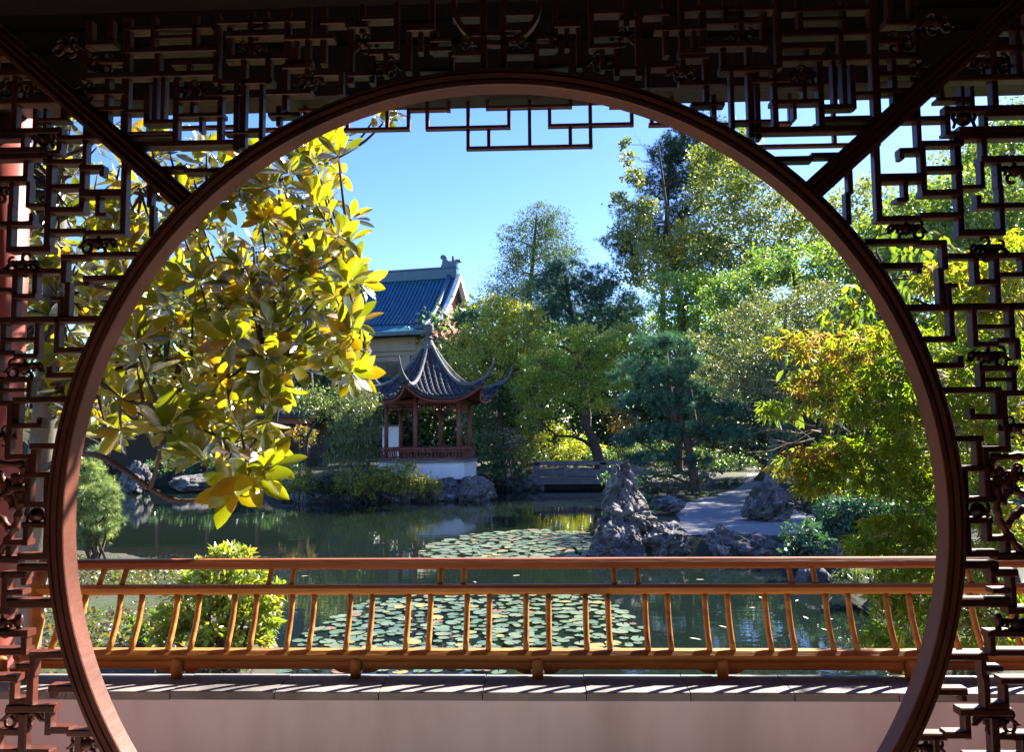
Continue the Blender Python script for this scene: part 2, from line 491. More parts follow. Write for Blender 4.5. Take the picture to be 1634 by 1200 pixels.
tag(ground, 'mossy dark garden ground round the pond', kind='structure')

mb = MB(); mb.add([(-22, 3.64, ZW), (12, 3.64, ZW), (12, 40, ZW), (-22, 40, ZW)], [(0, 1, 2, 3)])
water = mb.build('pond_water', MT['water'])
tag(water, 'still dark pond water reflecting the trees', kind='structure')

# gravel path on the far right bank
pl = [g2(1075, 856, ZB), g2(1065, 846, ZB), g2(1085, 832, ZB), g2(1075, 812, ZB), g2(1120, 796, ZB), g2(1175, 780, ZB), g2(1190, 767, ZB), g2(1192, 757, ZB)]
pr = [g2(1200, 857, ZB), g2(1275, 854, ZB), g2(1330, 846, ZB), g2(1330, 833, ZB), g2(1270, 815, ZB), g2(1245, 795, ZB), g2(1228, 772, ZB), g2(1220, 757, ZB)]
vs, fs = [], []
NS = 14
def densify(P, k=6):
    P = np.array(P); out = []
    for i in range(len(P) - 1):
        p0, p1, p2, p3 = P[max(i - 1, 0)], P[i], P[i + 1], P[min(i + 2, len(P) - 1)]
        for t in np.linspace(0, 1, k, endpoint=False):
            out.append(0.5 * ((2 * p1) + (-p0 + p2) * t + (2 * p0 - 5 * p1 + 4 * p2 - p3) * t * t + (-p0 + 3 * p1 - 3 * p2 + p3) * t ** 3))
    return np.array(out + [P[-1]])
A, B = densify(pl), densify(pr)
for i in range(len(A)):
    for j in range(NS + 1):
        t = j / NS
        x, y = A[i] * (1 - t) + B[i] * t
        vs.append((x, y, max(gz(x, y), ZB - 0.02) + 0.012 + 0.02 * math.sin(math.pi * t) + 0.012 * noise.noise((x * 3, y * 3, 0))))
for i in range(len(A) - 1):
    for j in range(NS):
        a = i * (NS + 1) + j
        fs.append((a, a + 1, a + NS + 2, a + NS + 1))
path = MB().add(vs, fs).build('gravel_path', MT['sand'], smooth=True)
tag(path, 'pale gravel path winding back between the rocks', kind='structure')

# ------------------------------------------------------------------ the gallery the viewer stands in
def struct(name, mb, mat, label):
    o = mb.build(name, mat)
    return tag(o, label, kind='structure')
struct('floor', MB().box((-4.2, -3.0, -0.10), (4.2, 3.245, 0.0)), MT['paving'], 'grey stone floor of the covered gallery')
hall = thing('gallery_room', 'dim covered gallery room around the moon gate', 'room', (0, 0, 0))
hall['kind'] = 'structure'
MB().box((-4.2, -3.2, 0.0), (4.2, -3.0, 3.6)).build('back_wall', MT['roomwall'], hall)
MB().box((-4.4, -3.2, -0.1), (-4.203, 3.24, 3.6)).build('side_wall', MT['roomwall'], hall)
MB().box((4.203, -3.2, -0.1), (4.4, 3.24, 3.6)).build('side_wall', MT['roomwall'], hall)
MB().box((-4.4, -3.2, 3.605), (4.4, 3.448, 3.7)).build('ceiling', MT['darkwood'], hall)
# rafters and sloping eave outside the lintel
eave = thing('gallery_eave', 'dark timber eave with rafters over the railing', 'eave', (0, 3.6, 3.4))
eave['kind'] = 'structure'
EY, EZ = 4.35, 4.60
mb = MB(); mb.add([(-6, 3.60, 4.90), (6, 3.60, 4.90), (6, EY, EZ + .02), (-6, EY, EZ + .02), (-6, 3.60, 4.98), (6, 3.60, 4.98), (6, EY, EZ + .10), (-6, EY, EZ + .10)],
                  [(0, 1, 2, 3), (7, 6, 5, 4), (0, 4, 5, 1), (1, 5, 6, 2), (2, 6, 7, 3), (3, 7, 4, 0)])
mb.build('eave_board', MT['darkwood'], eave)
MB().box((-6, 3.45, 3.515), (6, 3.58, 4.94)).build('fascia_wall', MT['darkwood'], eave)
for i in range(40):
    x = -5.85 + i * 0.30
    m_ = MB().bar((x, 3.585, 4.86), (x, EY - 0.03, EZ - 0.025), 0.07, 0.08)
    m_.build('rafter', MT['darkwood'], eave)
# lintel, with its columns, over the railing line
LZ = 3.15
lint = thing('lintel_beam', 'dark red lintel beam above the hanging fretwork', 'beam', (0, 3.5, LZ))
MB().bar((-6, 3.503, LZ + 0.13), (6, 3.503, LZ + 0.13), 0.16, 0.26, ch=0.08).build('beam', MT['darkwood'], lint)
MB().box((-6, 3.44, LZ + 0.263), (6, 3.56, LZ + 0.362)).build('fascia_board', MT['darkwood'], lint)
cx_l = U(-4, 640, 3.58)[0]
for s_, X in ((0, cx_l), (1, 4.25)):
    c = thing('round_column', 'red round timber column at the left end of the orange railing' if s_ == 0 else 'red round timber column beyond the right end of the railing', 'column', (X, 3.58, 0))
    MB().lathe([(0.105, 0.14), (0.105, 0.16), (0.108, 1.2), (0.108, 2.2), (0.100, LZ + 0.02)], (X, 3.58, 0), 28).build('shaft', MT['column'], c, smooth=True)
    MB().lathe([(0.16, 0.0), (0.175, 0.05), (0.16, 0.11), (0.12, 0.14)], (X, 3.58, 0), 28).build('base_stone', MT['slate'], c, smooth=True)

# parapet wall with its cap stones
WY0, WY1, CZ = 3.262, 3.49, 0.532
wall = thing('parapet_wall', 'low pinkish plaster parapet wall under the railing', 'wall', (0, 3.4, 0))
MB().box((-4.2, WY0, -1.6), (4.2, WY1 - 0.02, CZ - 0.037)).build('plaster_body', MT['plaster'], wall)
joints = [U(105 + 166.2 * k, 1110, 3.25)[0] for k in range(-3, 12)]
for k in range(len(joints) - 1):
    a, b = joints[k] + 0.0022, joints[k + 1] - 0.0022
    m_ = MB()
    zt = CZ + rng.uniform(-.0012, .0012); yf = 3.25 + rng.uniform(-.0012, .0012)
    m_.bar((a, (yf + WY1) / 2, zt - 0.0175), (b, (yf + WY1) / 2, zt - 0.0175), WY1 - yf, 0.035, ch=0.10)
    m_.build('cap_stone', MT['slate'], wall)

# ------------------------------------------------------------------ railing that leans out over the pond
rail = thing('leaning_railing', 'orange brown timber railing leaning outward along the wall', 'railing', (0, 3.4, CZ))
XL, XR = U(28, 1045, 3.46)[0], 4.1
def rbar(name, y, z, w, h, mat, x0=XL, x1=XR, ch=0.22):
    return MB().bar((x0, y, z), (x1, y, z), w, h, ch=ch).build(name, MT[mat], rail)
rbar('seat_rail', 3.465, 0.6235, 0.075, 0.046, 'rail', ch=0.35)
rbar('lower_rail', 3.472, 0.5815, 0.05, 0.0365, 'rail', ch=0.1)
rbar('middle_rail', 3.545, 0.8915, 0.052, 0.044, 'rail', ch=0.3)
rbar('top_rail', 3.605, 0.997, 0.065, 0.046, 'railtop', ch=0.3)
def lerp(a, b, t): return a + (b - a) * t
def bal(x, z0, z1, prof, w=0.026):
    """curved spindle: prof(t) -> y"""
    pts = [(x, prof(t), lerp(z0, z1, t)) for t in np.linspace(0, 1, 7)]
    return MB().tube(pts, [w * .5] * 7, 8, flat=1.15)
bprof = lambda t: 3.452 + 0.088 * t + 0.016 * math.sin(math.pi * t)
uprof = lambda t: 3.555 + 0.042 * t
x0 = U(552, 1030, 3.46)[0]; per = (U(1071, 1030, 3.46)[0] - U(588, 1030, 3.46)[0]) / 5
gap = U(588, 1030, 3.46)[0] - U(552, 1030, 3.46)[0]
for k in range(-6, 20):
    for j in (0, 1):
        x = x0 + k * per + j * gap
        if XL + 0.03 < x < XR:
            bal(x, 0.6445, 0.8725, bprof).build('spindle', MT['rail'], rail, smooth=True)
ux = U(703, 917, 3.57)[0]; uper = (U(980, 917, 3.57)[0] - ux); ugap = U(740, 917, 3.57)[0] - ux
for k in range(-3, 7):
    for j in (0, 1):
        x = ux + k * uper + j * ugap
        if XL < x < XR:
            bal(x, 0.9115, 0.976, uprof, 0.024).build('short_spindle', MT['rail'], rail, smooth=True)
fx = U(568, 1065, 3.44)[0]; fper = U(858, 1065, 3.44)[0] - fx
for k in range(-2, 6):
    x = fx + k * fper
    if XL - .1 < x < XR:
        f_ = MB().lathe([(0.024, 0.0), (0.025, 0.03), (0.025, 0.066), (0.021, 0.080), (0.010, 0.088)], (x, 3.438, CZ), 14)
        f_.build('foot_post', MT['rail'], rail, smooth=True)
        MB().prism([(x + 0.026, 0.562), (x + 0.10, 0.562), (x + 0.075, 0.549), (x + 0.03, 0.545)], 3.455, 3.485).build('bracket', MT['rail'], rail)
        MB().prism([(x - 0.026, 0.562), (x - 0.10, 0.562), (x - 0.075, 0.549), (x - 0.03, 0.545)][::-1], 3.455, 3.485).build('bracket', MT['rail'], rail)
# slanting end upright next to the column
ex0, ex1 = U(47, 1040, 3.45)[0], U(62, 930, 3.56)[0]
MB().tube([(ex0, 3.44, CZ + .002), (ex0, 3.445, 0.64), (ex0 + .004, 3.49, 0.76), (ex1, 3.54, 0.88), (ex1 + .003, 3.60, 1.01)], [.034, .034, .032, .03, .028], 10).build('end_upright', MT['rail'], rail, smooth=True)

# ------------------------------------------------------------------ hanging fretwork under the lintel
hang = thing('hanging_fretwork', 'thin dark fretwork hanging under the lintel against the sky', 'fretwork', (0, 3.5, LZ))
HB = [('h', 552, 652, 207), ('v', 555, 150, 207), ('v', 618, 150, 207), ('v', 652, 173, 207), ('h', 652, 716, 175), ('v', 682, 150, 206), ('v', 716, 150, 178),
      ('h', 682, 812, 204), ('v', 747, 150, 238), ('v', 812, 172, 205), ('v', 778, 150, 174), ('h', 778, 910, 171), ('v', 845, 150, 234), ('v', 910, 150, 172),
      ('v', 877, 170, 202), ('h', 877, 1008, 200), ('v', 942, 150, 236), ('v', 1008, 168, 201), ('h', 747, 943, 235), ('v', 780, 203, 234), ('v', 910, 201, 234),
      ('h', 975, 1008, 170), ('v', 975, 150, 171), ('h', 1038, 1140, 198), ('v', 1040, 168, 199), ('v', 1072, 150, 199), ('h', 1040, 1072, 171),
      ('h', 480, 520, 176), ('v', 520, 150, 178), ('v', 487, 150, 208), ('h', 400, 487, 207), ('v', 420, 150, 236), ('h', 290, 420, 236), ('h', 290, 390, 203), ('v', 355, 150, 236), ('v', 390, 150, 204),
      ('h', 1140, 1260, 198), ('v', 1140, 150, 199), ('v', 1200, 150, 232), ('h', 1200, 1400, 232), ('v', 1260, 150, 199), ('v', 1330, 150, 232), ('h', 1300, 1400, 200), ('v', 1400, 150, 233)]
for k, b in enumerate(HB):
    yy = 3.50 + (k % 5) * 0.0011
    if b[0] == 'h':
        p = U((b[1] + b[2]) / 2, b[3], 3.5)
        a_, c_ = U(b[1], b[3], 3.5)[0], U(b[2], b[3], 3.5)[0]
        MB().bar((a_ - .008, yy, p[2]), (c_ + .008, yy, p[2]), 0.030, 0.0165).build('fret_bar', MT['lacquer'], hang)
    else:
        x = U(b[1], (b[2] + b[3]) / 2, 3.5)[0]
        zt = LZ + 0.004 if b[2] <= 150 else U(b[1], b[2], 3.5)[2]
        MB().bar((x, yy, U(b[1], b[3], 3.5)[2]), (x, yy, zt), 0.0165, 0.029, up=(0, 1, 0)).build('fret_bar', MT['lacquer'], hang)

# ------------------------------------------------------------------ the moon gate screen
DG = 2.1
pl_, pr_, pt_ = U(72, 835, DG), U(1544, 835, DG), U(808, 107, DG)
RO = (pr_[0] - pl_[0]) / 2; GX = (pr_[0] + pl_[0]) / 2; GZ = pt_[2] - RO
RI = RO * 707 / 736
gate = thing('moon_gate_screen', 'carved dark red lattice screen with a round moon gate opening', 'moon gate', (GX, DG, GZ - RO))
c0 = (GX, DG, GZ)
RPROF = [(RI, 0.004), (RI + .002, 0.001), (RI + .014, 0.0), (RI + .0155, .005), (RI + .020, .005), (RI + .021, .001), (RO - .017, -.002), (RO - .016, .005), (RO - .011, .005), (RO - .0105, .0), (RO - .002, .0), (RO, .003), (RO, 0.05), (RI, 0.062)]
for q in range(8):      # eight curved lengths, butted with hairline joints
    m = MB(); nseg = 25; g0 = math.radians(22.5 + 45 * q) + .00005; g1 = g0 + math.radians(45) - .00010
    vs = []
    for k in range(nseg + 1):
        g = g0 + (g1 - g0) * k / nseg
        for r, h in RPROF:
            vs.append((GX + r * math.cos(g), DG + h, GZ + r * math.sin(g)))
    n_ = len(RPROF)
    fs = [(k * n_ + i, k * n_ + (i + 1) % n_, (k + 1) * n_ + (i + 1) % n_, (k + 1) * n_ + i) for k in range(nseg) for i in range(n_)]
    fs += [tuple(range(n_)), tuple(nseg * n_ + i for i in range(n_))[::-1]]
    m.add(vs, fs).build('ring_segment', MT['ring'], gate)

def PG(px, py):
    p = U(px, py, DG); return p[0], p[2]
BARS = []   # (x0,z0,x1,z1,w)
def H(py, xa, xb, w=10.5): BARS.append((xa, py, xb, py, w))
def V(px, ya, yb, w=10): BARS.append((px, ya, px, yb, w))
# right of the ring, from the brace down
V(1405, 225, 349); H(280, 1405, 1481, 15); V(1477, 222, 309); V(1470, 165, 236, 8); H(237, 1440, 1480); V(1442, 235, 251, 8); H(266, 1478, 1540, 9.5); H(225, 1472, 1542, 9.5)
V(1536, 208, 374, 11); H(305, 1474, 1537); V(1449, 285, 318, 8); H(316, 1434, 1451, 7); H(346, 1402, 1472, 9.5); H(341, 1470, 1537, 9.5)
H(383, 1383, 1470, 9.5); H(385, 1470, 1514, 9.5); V(1511, 382, 428); V(1507, 426, 492); V(1360, 260, 306, 8.5); V(1357.5, 304, 355, 8.5)
H(369, 1532, 1608, 11); V(1599, 258, 296, 8); V(1604, 292, 373, 9); H(250, 1570, 1660, 12); V(1575, 212, 256, 9); H(213, 1534, 1660, 11)
H(325, 1562, 1660, 9); V(1566, 309, 328, 8); H(406, 1508, 1660, 9.5)
H(422, 1404, 1476, 10); V(1471, 418, 434, 9); V(1562, 404, 452, 9); H(448, 1558, 1597, 9); V(1597, 404, 494, 10); H(488, 1452, 1660, 11)
V(1519, 450, 492, 8); H(454, 1515, 1532, 7); V(1524, 486, 545, 9); H(540, 1470, 1529, 9); V(1560, 486, 553, 9); H(548, 1556, 1598, 8); H(542, 1596, 1632, 9)
V(1619, 488, 546, 10); V(1629, 545, 573, 10); H(582, 1494, 1543, 9); V(1538, 567, 586, 9); H(587, 1566, 1628, 9); V(1573, 585, 624, 9); V(1624, 585, 630, 9)
H(622, 1506, 1602, 9.5); V(1597, 618, 669, 9); H(665, 1552, 1602, 9); V(1557, 652, 668, 10); H(627, 1602, 1660, 9); V(1608, 625, 680, 10); V(1613, 676, 722, 10)
H(717, 1575, 1618, 9); V(1579, 714, 801, 10); H(700, 1522, 1573, 9.5); V(1568, 697, 751, 10); H(748, 1534, 1582, 9); H(798, 1545, 1592, 9)
V(1546, 748, 798, 8); H(832, 1542, 1589, 9.5); V(1549, 830, 884, 9); V(1583, 830, 866, 9); H(861, 1580, 1622, 9); V(1614, 858, 890, 9)
H(885, 1542, 1598, 11); H(890, 1595, 1660, 12); H(904, 1538, 1598, 12); H(916, 1584, 1628, 11); V(1589, 906, 933, 9); V(1622, 914, 972, 10)
H(964, 1534, 1618, 15); H(976, 1612, 1660, 12); H(1014, 1580, 1660, 11); V(1589, 1010, 1050, 10); H(1045, 1584, 1660, 11); H(1051, 1512, 1580, 11)
V(1574, 1048, 1086, 10); V(1580, 1080, 1142, 11); H(1107, 1498, 1547, 12); V(1542, 1104, 1122, 9); H(1090, 1602, 1660, 11); V(1611, 1086, 1142, 9)
H(1129, 1582, 1614, 10); H(1140, 1536, 1620, 12); V(1549, 1138, 1184, 10); H(1181, 1474, 1516, 11); H(1177, 1513, 1553, 11); V(1594, 1150, 1230, 14); H(1180, 1596, 1660, 11)
H(1262, 1440, 1692, 11); V(1500, 1183, 1264, 10); V(1642, 1176, 1264, 10); V(1550, 1212, 1264, 10); H(1214, 1548, 1642, 10)
# right upper corner beyond the brace
H(186, 1445, 1516, 9); H(154, 1500, 1556, 6); V(1508, 120, 156, 7); V(1540, 134, 170, 6); V(1556, 134, 172, 7); V(1592, 70, 170, 10); H(170, 1512, 1660, 11); V(1516, 166, 212, 9); H(209, 1512, 1540, 6)
V(1578, 168, 200, 7); H(178, 1576, 1660, 9); H(203, 1534, 1660, 12); H(72, 1550, 1660, 11); H(88, 1522, 1560, 10); H(120, 1500, 1660, 10); V(1630, 30, 122, 10); H(40, 1590, 1660, 10)
# above the ring, right of centre and left of the brace
V(1399, -10, 182, 13); H(188, 1317, 1400, 8); H(87, 1245, 1470, 11); H(47, 1243, 1398, 11); H(71, 1250, 1320, 9); V(1469, 42, 92, 10); H(30, 1416, 1466, 11); V(1461, -10, 36, 11); V(1424, -10, 30, 9)
H(40, 1046, 1128, 10); V(1124, -10, 72, 11); H(67, 1122, 1226, 10); V(1222, 15, 72, 10); H(30, 1124, 1226, 9); V(1157, 65, 112, 10); H(106, 1150, 1238, 11); H(86, 1086, 1132, 10); V(1129, 84, 156, 9)
V(1200, 65, 215, 10); V(1244, -10, 105, 10); V(1313, 95, 203, 10); H(158, 1233, 1310, 8); V(1239, 100, 202, 9); H(203, 1204, 1398, 11); V(1271, 162, 186, 6); H(166, 1318, 1368, 9); V(1364, 100, 170, 9); H(184, 1320, 1394, 5)
H(250, 1238, 1300, 9); H(244, 1298, 1340, 9); V(1170, 108, 202, 7); H(190, 1172, 1232, 5); V(1212, 110, 218, 8); H(163, 1104, 1158, 7); V(1141, 148, 180, 8); H(128, 1085, 1160, 9); H(8, 1090, 1240, 10); H(10, 1250, 1400, 9)
# around the emblem over the crown of the ring (right half)
V(803, -10, 104, 11); H(80, 806, 855, 10); H(70, 853, 887, 10); V(856, 66, 106, 9); H(34, 884, 926, 14); V(925, 25, 104, 10); H(70, 943, 988, 10); V(985, 64, 118, 9); V(944, -10, 74, 9); H(25, 990, 1022, 9); V(1020, 10, 118, 10); H(16, 1028, 1068, 12); V(1064, -10, 84, 10); H(100, 1034, 1080, 9); H(78, 1084, 1128, 10); V(1036, 96, 136, 8); H(104, 984, 1024, 8)
H(18, 806, 852, 9); H(43, 806, 832, 8); H(50, 786, 822, 9); V(886, -10, 72, 9); V(880, 40, 75, 8)
V(1090, -10, 102, 9); V(1185, -10, 66, 9); V(1280, -10, 48, 9); V(1345, 46, 90, 9); V(1290, 69, 89, 8); V(1432, 85, 188, 9); V(1350, 86, 168, 8); V(1440, 46, 89, 9); H(140, 1400, 1482, 8); H(113, 1400, 1462, 9)
V(1000, -10, 38, 9); V(962, 68, 108, 8); H(52, 944, 990, 8); V(905, 33, 73, 8); H(101, 856, 907, 8); H(56, 856, 888, 7); V(1110, 38, 87, 8); H(125, 1200, 1264, 8); V(1286, 105, 160, 7); V(1335, 88, 168, 7); H(132, 1240, 1318, 7); H(146, 1364, 1400, 7); H(62, 1400, 1442, 8); V(1160, -10, 32, 8); H(18, 1160, 1190, 8); H(26, 1280, 1350, 8); V(1350, -10, 48, 8); H(14, 944, 1000, 8)
H(296, 1537, 1572, 7); V(1572, 255, 298, 7); H(436, 1604, 1660, 8); V(1640, 404, 440, 8); H(520, 1560, 1622, 7); H(605, 1573, 1624, 6); H(770, 1580, 1612, 8); H(945, 1589, 1624, 8); H(1070, 1574, 1604, 8)
cnt = 0
gate_bars = []
for (xa, ya, xb, yb, w) in BARS:
    a = PG(xa, ya); b = PG(xb, yb)
    ww = w * DG / F0
    for mir in (0, 1):
        if mir and xa < 822 and xb < 822 and xa == xb and False:
            continue
        p, q = a, b
        if mir:
            p, q = (2 * GX - b[0], b[1]), (2 * GX - a[0], a[1])
        cnt += 1
        dep = 0.027 + (cnt % 4) * 0.0011
        yo = DG + 0.008 + ((cnt * 7) % 11) * 0.0005
        if abs(p[0] - q[0]) > abs(p[1] - q[1]):
            o = MB().bar((p[0], yo + dep / 2 + .003, (p[1] + q[1]) / 2), (q[0], yo + dep / 2 + .003, (p[1] + q[1]) / 2), dep + .008, ww, ch=0.16)
        else:
            o = MB().bar(((p[0] + q[0]) / 2, yo + dep / 2, p[1]), ((p[0] + q[0]) / 2, yo + dep / 2, q[1]), ww, dep, up=(0, 1, 0), ch=0.14)
        o.build('lattice_bar', MT['lacquer'], gate)
# corner braces
for mir in (0, 1):
    p, q = PG(1301, 300), PG(1700, -64)
    if mir: p, q = (2 * GX - p[0], p[1]), (2 * GX - q[0], q[1])
    d = np.array((q[0] - p[0], 0, q[1] - p[1])); d /= np.linalg.norm(d)
    nrm = np.array((-d[2], 0, d[0]))
    yo = DG + 0.004 + mir * 0.0004
    MB().bar((p[0], yo + .024, p[1]), (q[0], yo + .024, q[1]), 0.050, 0.062, up=nrm, ch=0.12).build('corner_brace', MT['lacquer'], gate)
    for s_ in (-0.018, 0.0, 0.018):
        a_ = np.array((p[0], yo - .001, p[1])) + nrm * s_; b_ = np.array((q[0], yo - .001, q[1])) + nrm * s_
        MB().tube([a_, b_], 0.0042, 8).build('brace_bead', MT['lacquer'], gate)
# frame round the screen, mostly beyond the picture
zt_, zb_ = PG(800, -90)[1], 0.001
xl_, xr_ = PG(-62, 600)[0], PG(1690, 600)[0]
MB().box((xl_ - .09, DG - .004, zb_), (xl_, DG + .07, zt_)).build('frame_post', MT['lacquer'], gate)
MB().box((xr_, DG - .004, zb_), (xr_ + .09, DG + .07, zt_)).build('frame_post', MT['lacquer'], gate)
MB().box((xl_ - .092, DG - .005, zt_ + .001), (xr_ + .092, DG + .072, 3.50)).build('head_beam', MT['lacquer'], gate)
for sx, xx in ((-1, xl_ - .093), (1, xr_ + .093)):
    MB().box((min(xx, sx * 4.2), DG, 0.001), (max(xx, sx * 4.2), DG + .06, 3.50)).build('side_panel', MT['lacquer'], gate)

# carved rosettes: a boss with curled leaves
def rosette_mesh():
    m = MB()
    m.lathe([(0.004, -.012), (0.014, -.009), (0.017, 0.0), (0.014, .009), (0.004, .012)], (0, 0, 0), 12, axis='y')
    for k in range(5):
        g = math.radians(90 + 72 * k + 20)
        cxx, czz = 0.027 * math.cos(g) * 1.45, 0.025 * math.sin(g)
        pts = []
        for t in np.linspace(0, 1, 10):
            h = g + 2.5 + t * 5.0
            r = 0.0155 * (1 - 0.35 * t)
            pts.append((cxx + r * math.cos(h), 0.002 * math.sin(k * 2.0), czz + r * math.sin(h)))
        m.tube(pts, [.0058 * (1 - .35 * t) for t in np.linspace(0, 1, 10)], 6)
    for sx in (-1, 1):
        pts = [(sx * (.012 + .045 * t), 0, .010 * math.sin(t * 5)) for t in np.linspace(0, 1, 7)]
        m.tube(pts, [.006, .007, .007, .006, .006, .005, .003], 6)
    return m.mesh('carved_rosette')
rme = rosette_mesh(); rme.materials.append(MT['lacquer'])
rme.polygons.foreach_set('use_smooth', np.ones(len(rme.polygons), dtype=bool))
def boss_mesh():
    m = MB()
    m.lathe([(0.003, -.014), (0.008, -.011), (0.0095, -.008), (0.019, -.007), (0.021, 0.0), (0.019, .008), (0.004, .010)], (0, 0, 0), 18, axis='y')
    for s in (-1, 1):
        m.tube([(s * .012, 0, .026), (s * .026, 0, .020), (s * .030, 0, .004), (s * .024, 0, -.010), (s * .030, 0, -.026)], [.003, .005, .006, .005, .004], 6)
    return m.mesh('round_boss')
bme = boss_mesh(); bme.materials.append(MT['lacquer'])
bme.polygons.foreach_set('use_smooth', np.ones(len(bme.polygons), dtype=bool))
ROS = [(1454, 362, 1.0), (1628, 268, 1.0), (1587, 394, .95), (1586, 568, 1.05), (1590, 94, 1.05), (1486, 1203, 1.0), (1598, 1156, 1.1), (1632, 1000, 1.0), (1627, 682, .8), (1640, 760, .9),
       (1438, 60, .9), (1290, 115, .9), (1500, 30, .9), (1186, 48, .8), (1000, 52, .8), (960, 92, .8), (1090, 108, .8), (1470, 108, .8), (820, 58, .7)]
for (px, py, s_) in ROS:
    x, z = PG(px, py)
    for mir in (0, 1):
        o = bpy.data.objects.new('carved_rosette', rme); link(o, gate)
        xx = 2 * GX - x if mir else x
        o.location = Vector((xx, DG + 0.024, z)) - gate.location
        o.scale = (-s_ if mir else s_, 1, s_)
for (px, py) in ((1567, 816), (1545, 184)):
    x, z = PG(px, py)
    for mir in (0, 1):
        o = bpy.data.objects.new('round_boss', bme); link(o, gate)
        o.location = Vector((2 * GX - x if mir else x, DG + 0.022, z)) - gate.location
for (px, py) in ((1602, 996),):
    x, z = PG(px, py)
    for mir in (0, 1):
        xx = 2 * GX - x if mir else x
        MB().lathe([(.012, -.024), (.006, -.016), (.009, -.004), (.012, .008), (.009, .018), (.002, .022)], (xx, DG + .024, z), 12).build('turned_knob', MT['lacquer'], gate, smooth=True)
# carved plum branches at both sides
BR = [[(1588, 731), (1640, 728)], [(1588, 733), (1593, 758), (1612, 776), (1645, 792)], [(1604, 745), (1598, 800), (1604, 832), (1622, 862), (1646, 892)], [(1606, 806), (1618, 780), (1630, 745)], [(1612, 842), (1632, 820), (1648, 812)], [(1595, 775), (1588, 800), (1600, 790)]]
for pts in BR:
    for mir in (0, 1):
        P3 = []
        for (px, py) in pts:
            x, z = PG(px, py); P3.append((2 * GX - x if mir else x, DG + .022, z))
        n_ = len(P3)
        P3 = densify(np.array(P3), 5)
        MB().tube(P3, [0.0105 + 0.003 * math.sin(k * 1.9) for k in range(len(P3))], 8).build('carved_branch', MT['ring'], gate, smooth=True)
# round emblem over the crown of the ring
ex, ez = PG(792, -2); er = 72 * DG / F0
MB().ring([(er - .008, .010), (er + .006, .010), (er + .006, .034), (er - .008, .034)], (ex, DG, ez), 64).build('emblem_ring', MT['lacquer'], gate)

# ------------------------------------------------------------------ the hexagonal kiosk on the far shore
KD = 29.2
KY = KD + 1.6; KX = U(684, 640, KY)[0]
S = KD / F0
def kz(py, dy=0.0): return U(688, py, KD)[2]
ks = thing('garden_kiosk', 'small six sided kiosk with upturned dark tiled roof on a white plinth', 'kiosk', (KX, KY, kz(760)))
AN = [math.radians(21 + 60 * k) for k in range(6)]
def hexp(r, k): return np.array((KX + r * math.cos(AN[k % 6]), KY + r * math.sin(AN[k % 6])))
zpl0, zdeck, zrail, zbeam = kz(766), kz(735), kz(716), kz(643)
# plinth: six white wall faces with a stone slab on top
RP = 1.98
for k in range(6):
    a, b = hexp(RP, k), hexp(RP, k + 1)
    a2, b2 = hexp(RP - .14, k), hexp(RP - .14, k + 1)
    MB().add([(*a, zpl0), (*b, zpl0), (*b2, zpl0), (*a2, zpl0), (*a, zdeck - .10), (*b, zdeck - .10), (*b2, zdeck - .10), (*a2, zdeck - .10)],
             [(0, 1, 2, 3), (4, 5, 6, 7), (0, 1, 5, 4), (1, 2, 6, 5), (2, 3, 7, 6), (3, 0, 4, 7)]).build('plinth_wall', MT['white'], ks)
def hexslab(r, z0, z1):
    m = MB(); vs = [(*hexp(r, k), z0) for k in range(6)] + [(*hexp(r, k), z1) for k in range(6)]
    return m.add(vs, [tuple(range(5, -1, -1)), tuple(range(6, 12))] + [(k, (k + 1) % 6, 6 + (k + 1) % 6, 6 + k) for k in range(6)])
hexslab(RP + .06, zdeck - .098, zdeck).build('deck_slab', MT['stonebridge'], ks)
RC = 1.70
for k in range(6):
    p = hexp(RC, k)
    MB().lathe([(.085, zdeck + .002), (.085, zbeam + .25)], (*p, 0), 14).build('column', MT['kioskred'], ks, smooth=True)
    a, b = hexp(RC, k), hexp(RC, k + 1)
    d = (b - a) / np.linalg.norm(b - a)
    a_, b_ = a + d * .08, b - d * .08
    MB().bar((*a_, zbeam + .06 + .002 * k), (*b_, zbeam + .06 + .002 * k), .10, .16).build('lintel', MT['kioskred'], ks)
    # hanging fret below the lintel
    fr = MB(); zt = zbeam - .02
    fr.bar((*a_, zt - .20), (*b_, zt - .20), .03, .03)
    for j in range(1, 12):
        q = a_ + (b_ - a_) * j / 12
        fr.bar((*q, zt), (*q, zt - (.20 if 2 < j < 10 else .34)), .022, .022, up=(1, 0, 0))
    f_ = fr.build('hanging_fret', MT['kioskred'], ks)
    # seat rail with spindles between the columns
    ra, rb = hexp(RP - .02, k), hexp(RP - .02, k + 1)
    MB().bar((*ra, zrail), (*rb, zrail), .06, .055).build('seat_rail', MT['kioskred'], ks)
    MB().bar((*hexp(RP - .06, k), zrail - .10), (*hexp(RP - .06, k + 1), zrail - .10), .045, .04).build('seat_rail', MT['kioskred'], ks)
    MB().bar((*hexp(RP - .10, k), zdeck + .05), (*hexp(RP - .10, k + 1), zdeck + .05), .06, .06).build('seat_rail', MT['kioskred'], ks)
    for j in range(1, 14):
        t = j / 14
        q0 = hexp(RP - .10, k) * (1 - t) + hexp(RP - .10, k + 1) * t
        q1 = hexp(RP - .02, k) * (1 - t) + hexp(RP - .02, k + 1) * t
        MB().bar((*q0, zdeck + .07), (*q1, zrail - .02), .03, .03, up=(.3, 1, 0)).build('spindle', MT['kioskred'], ks)
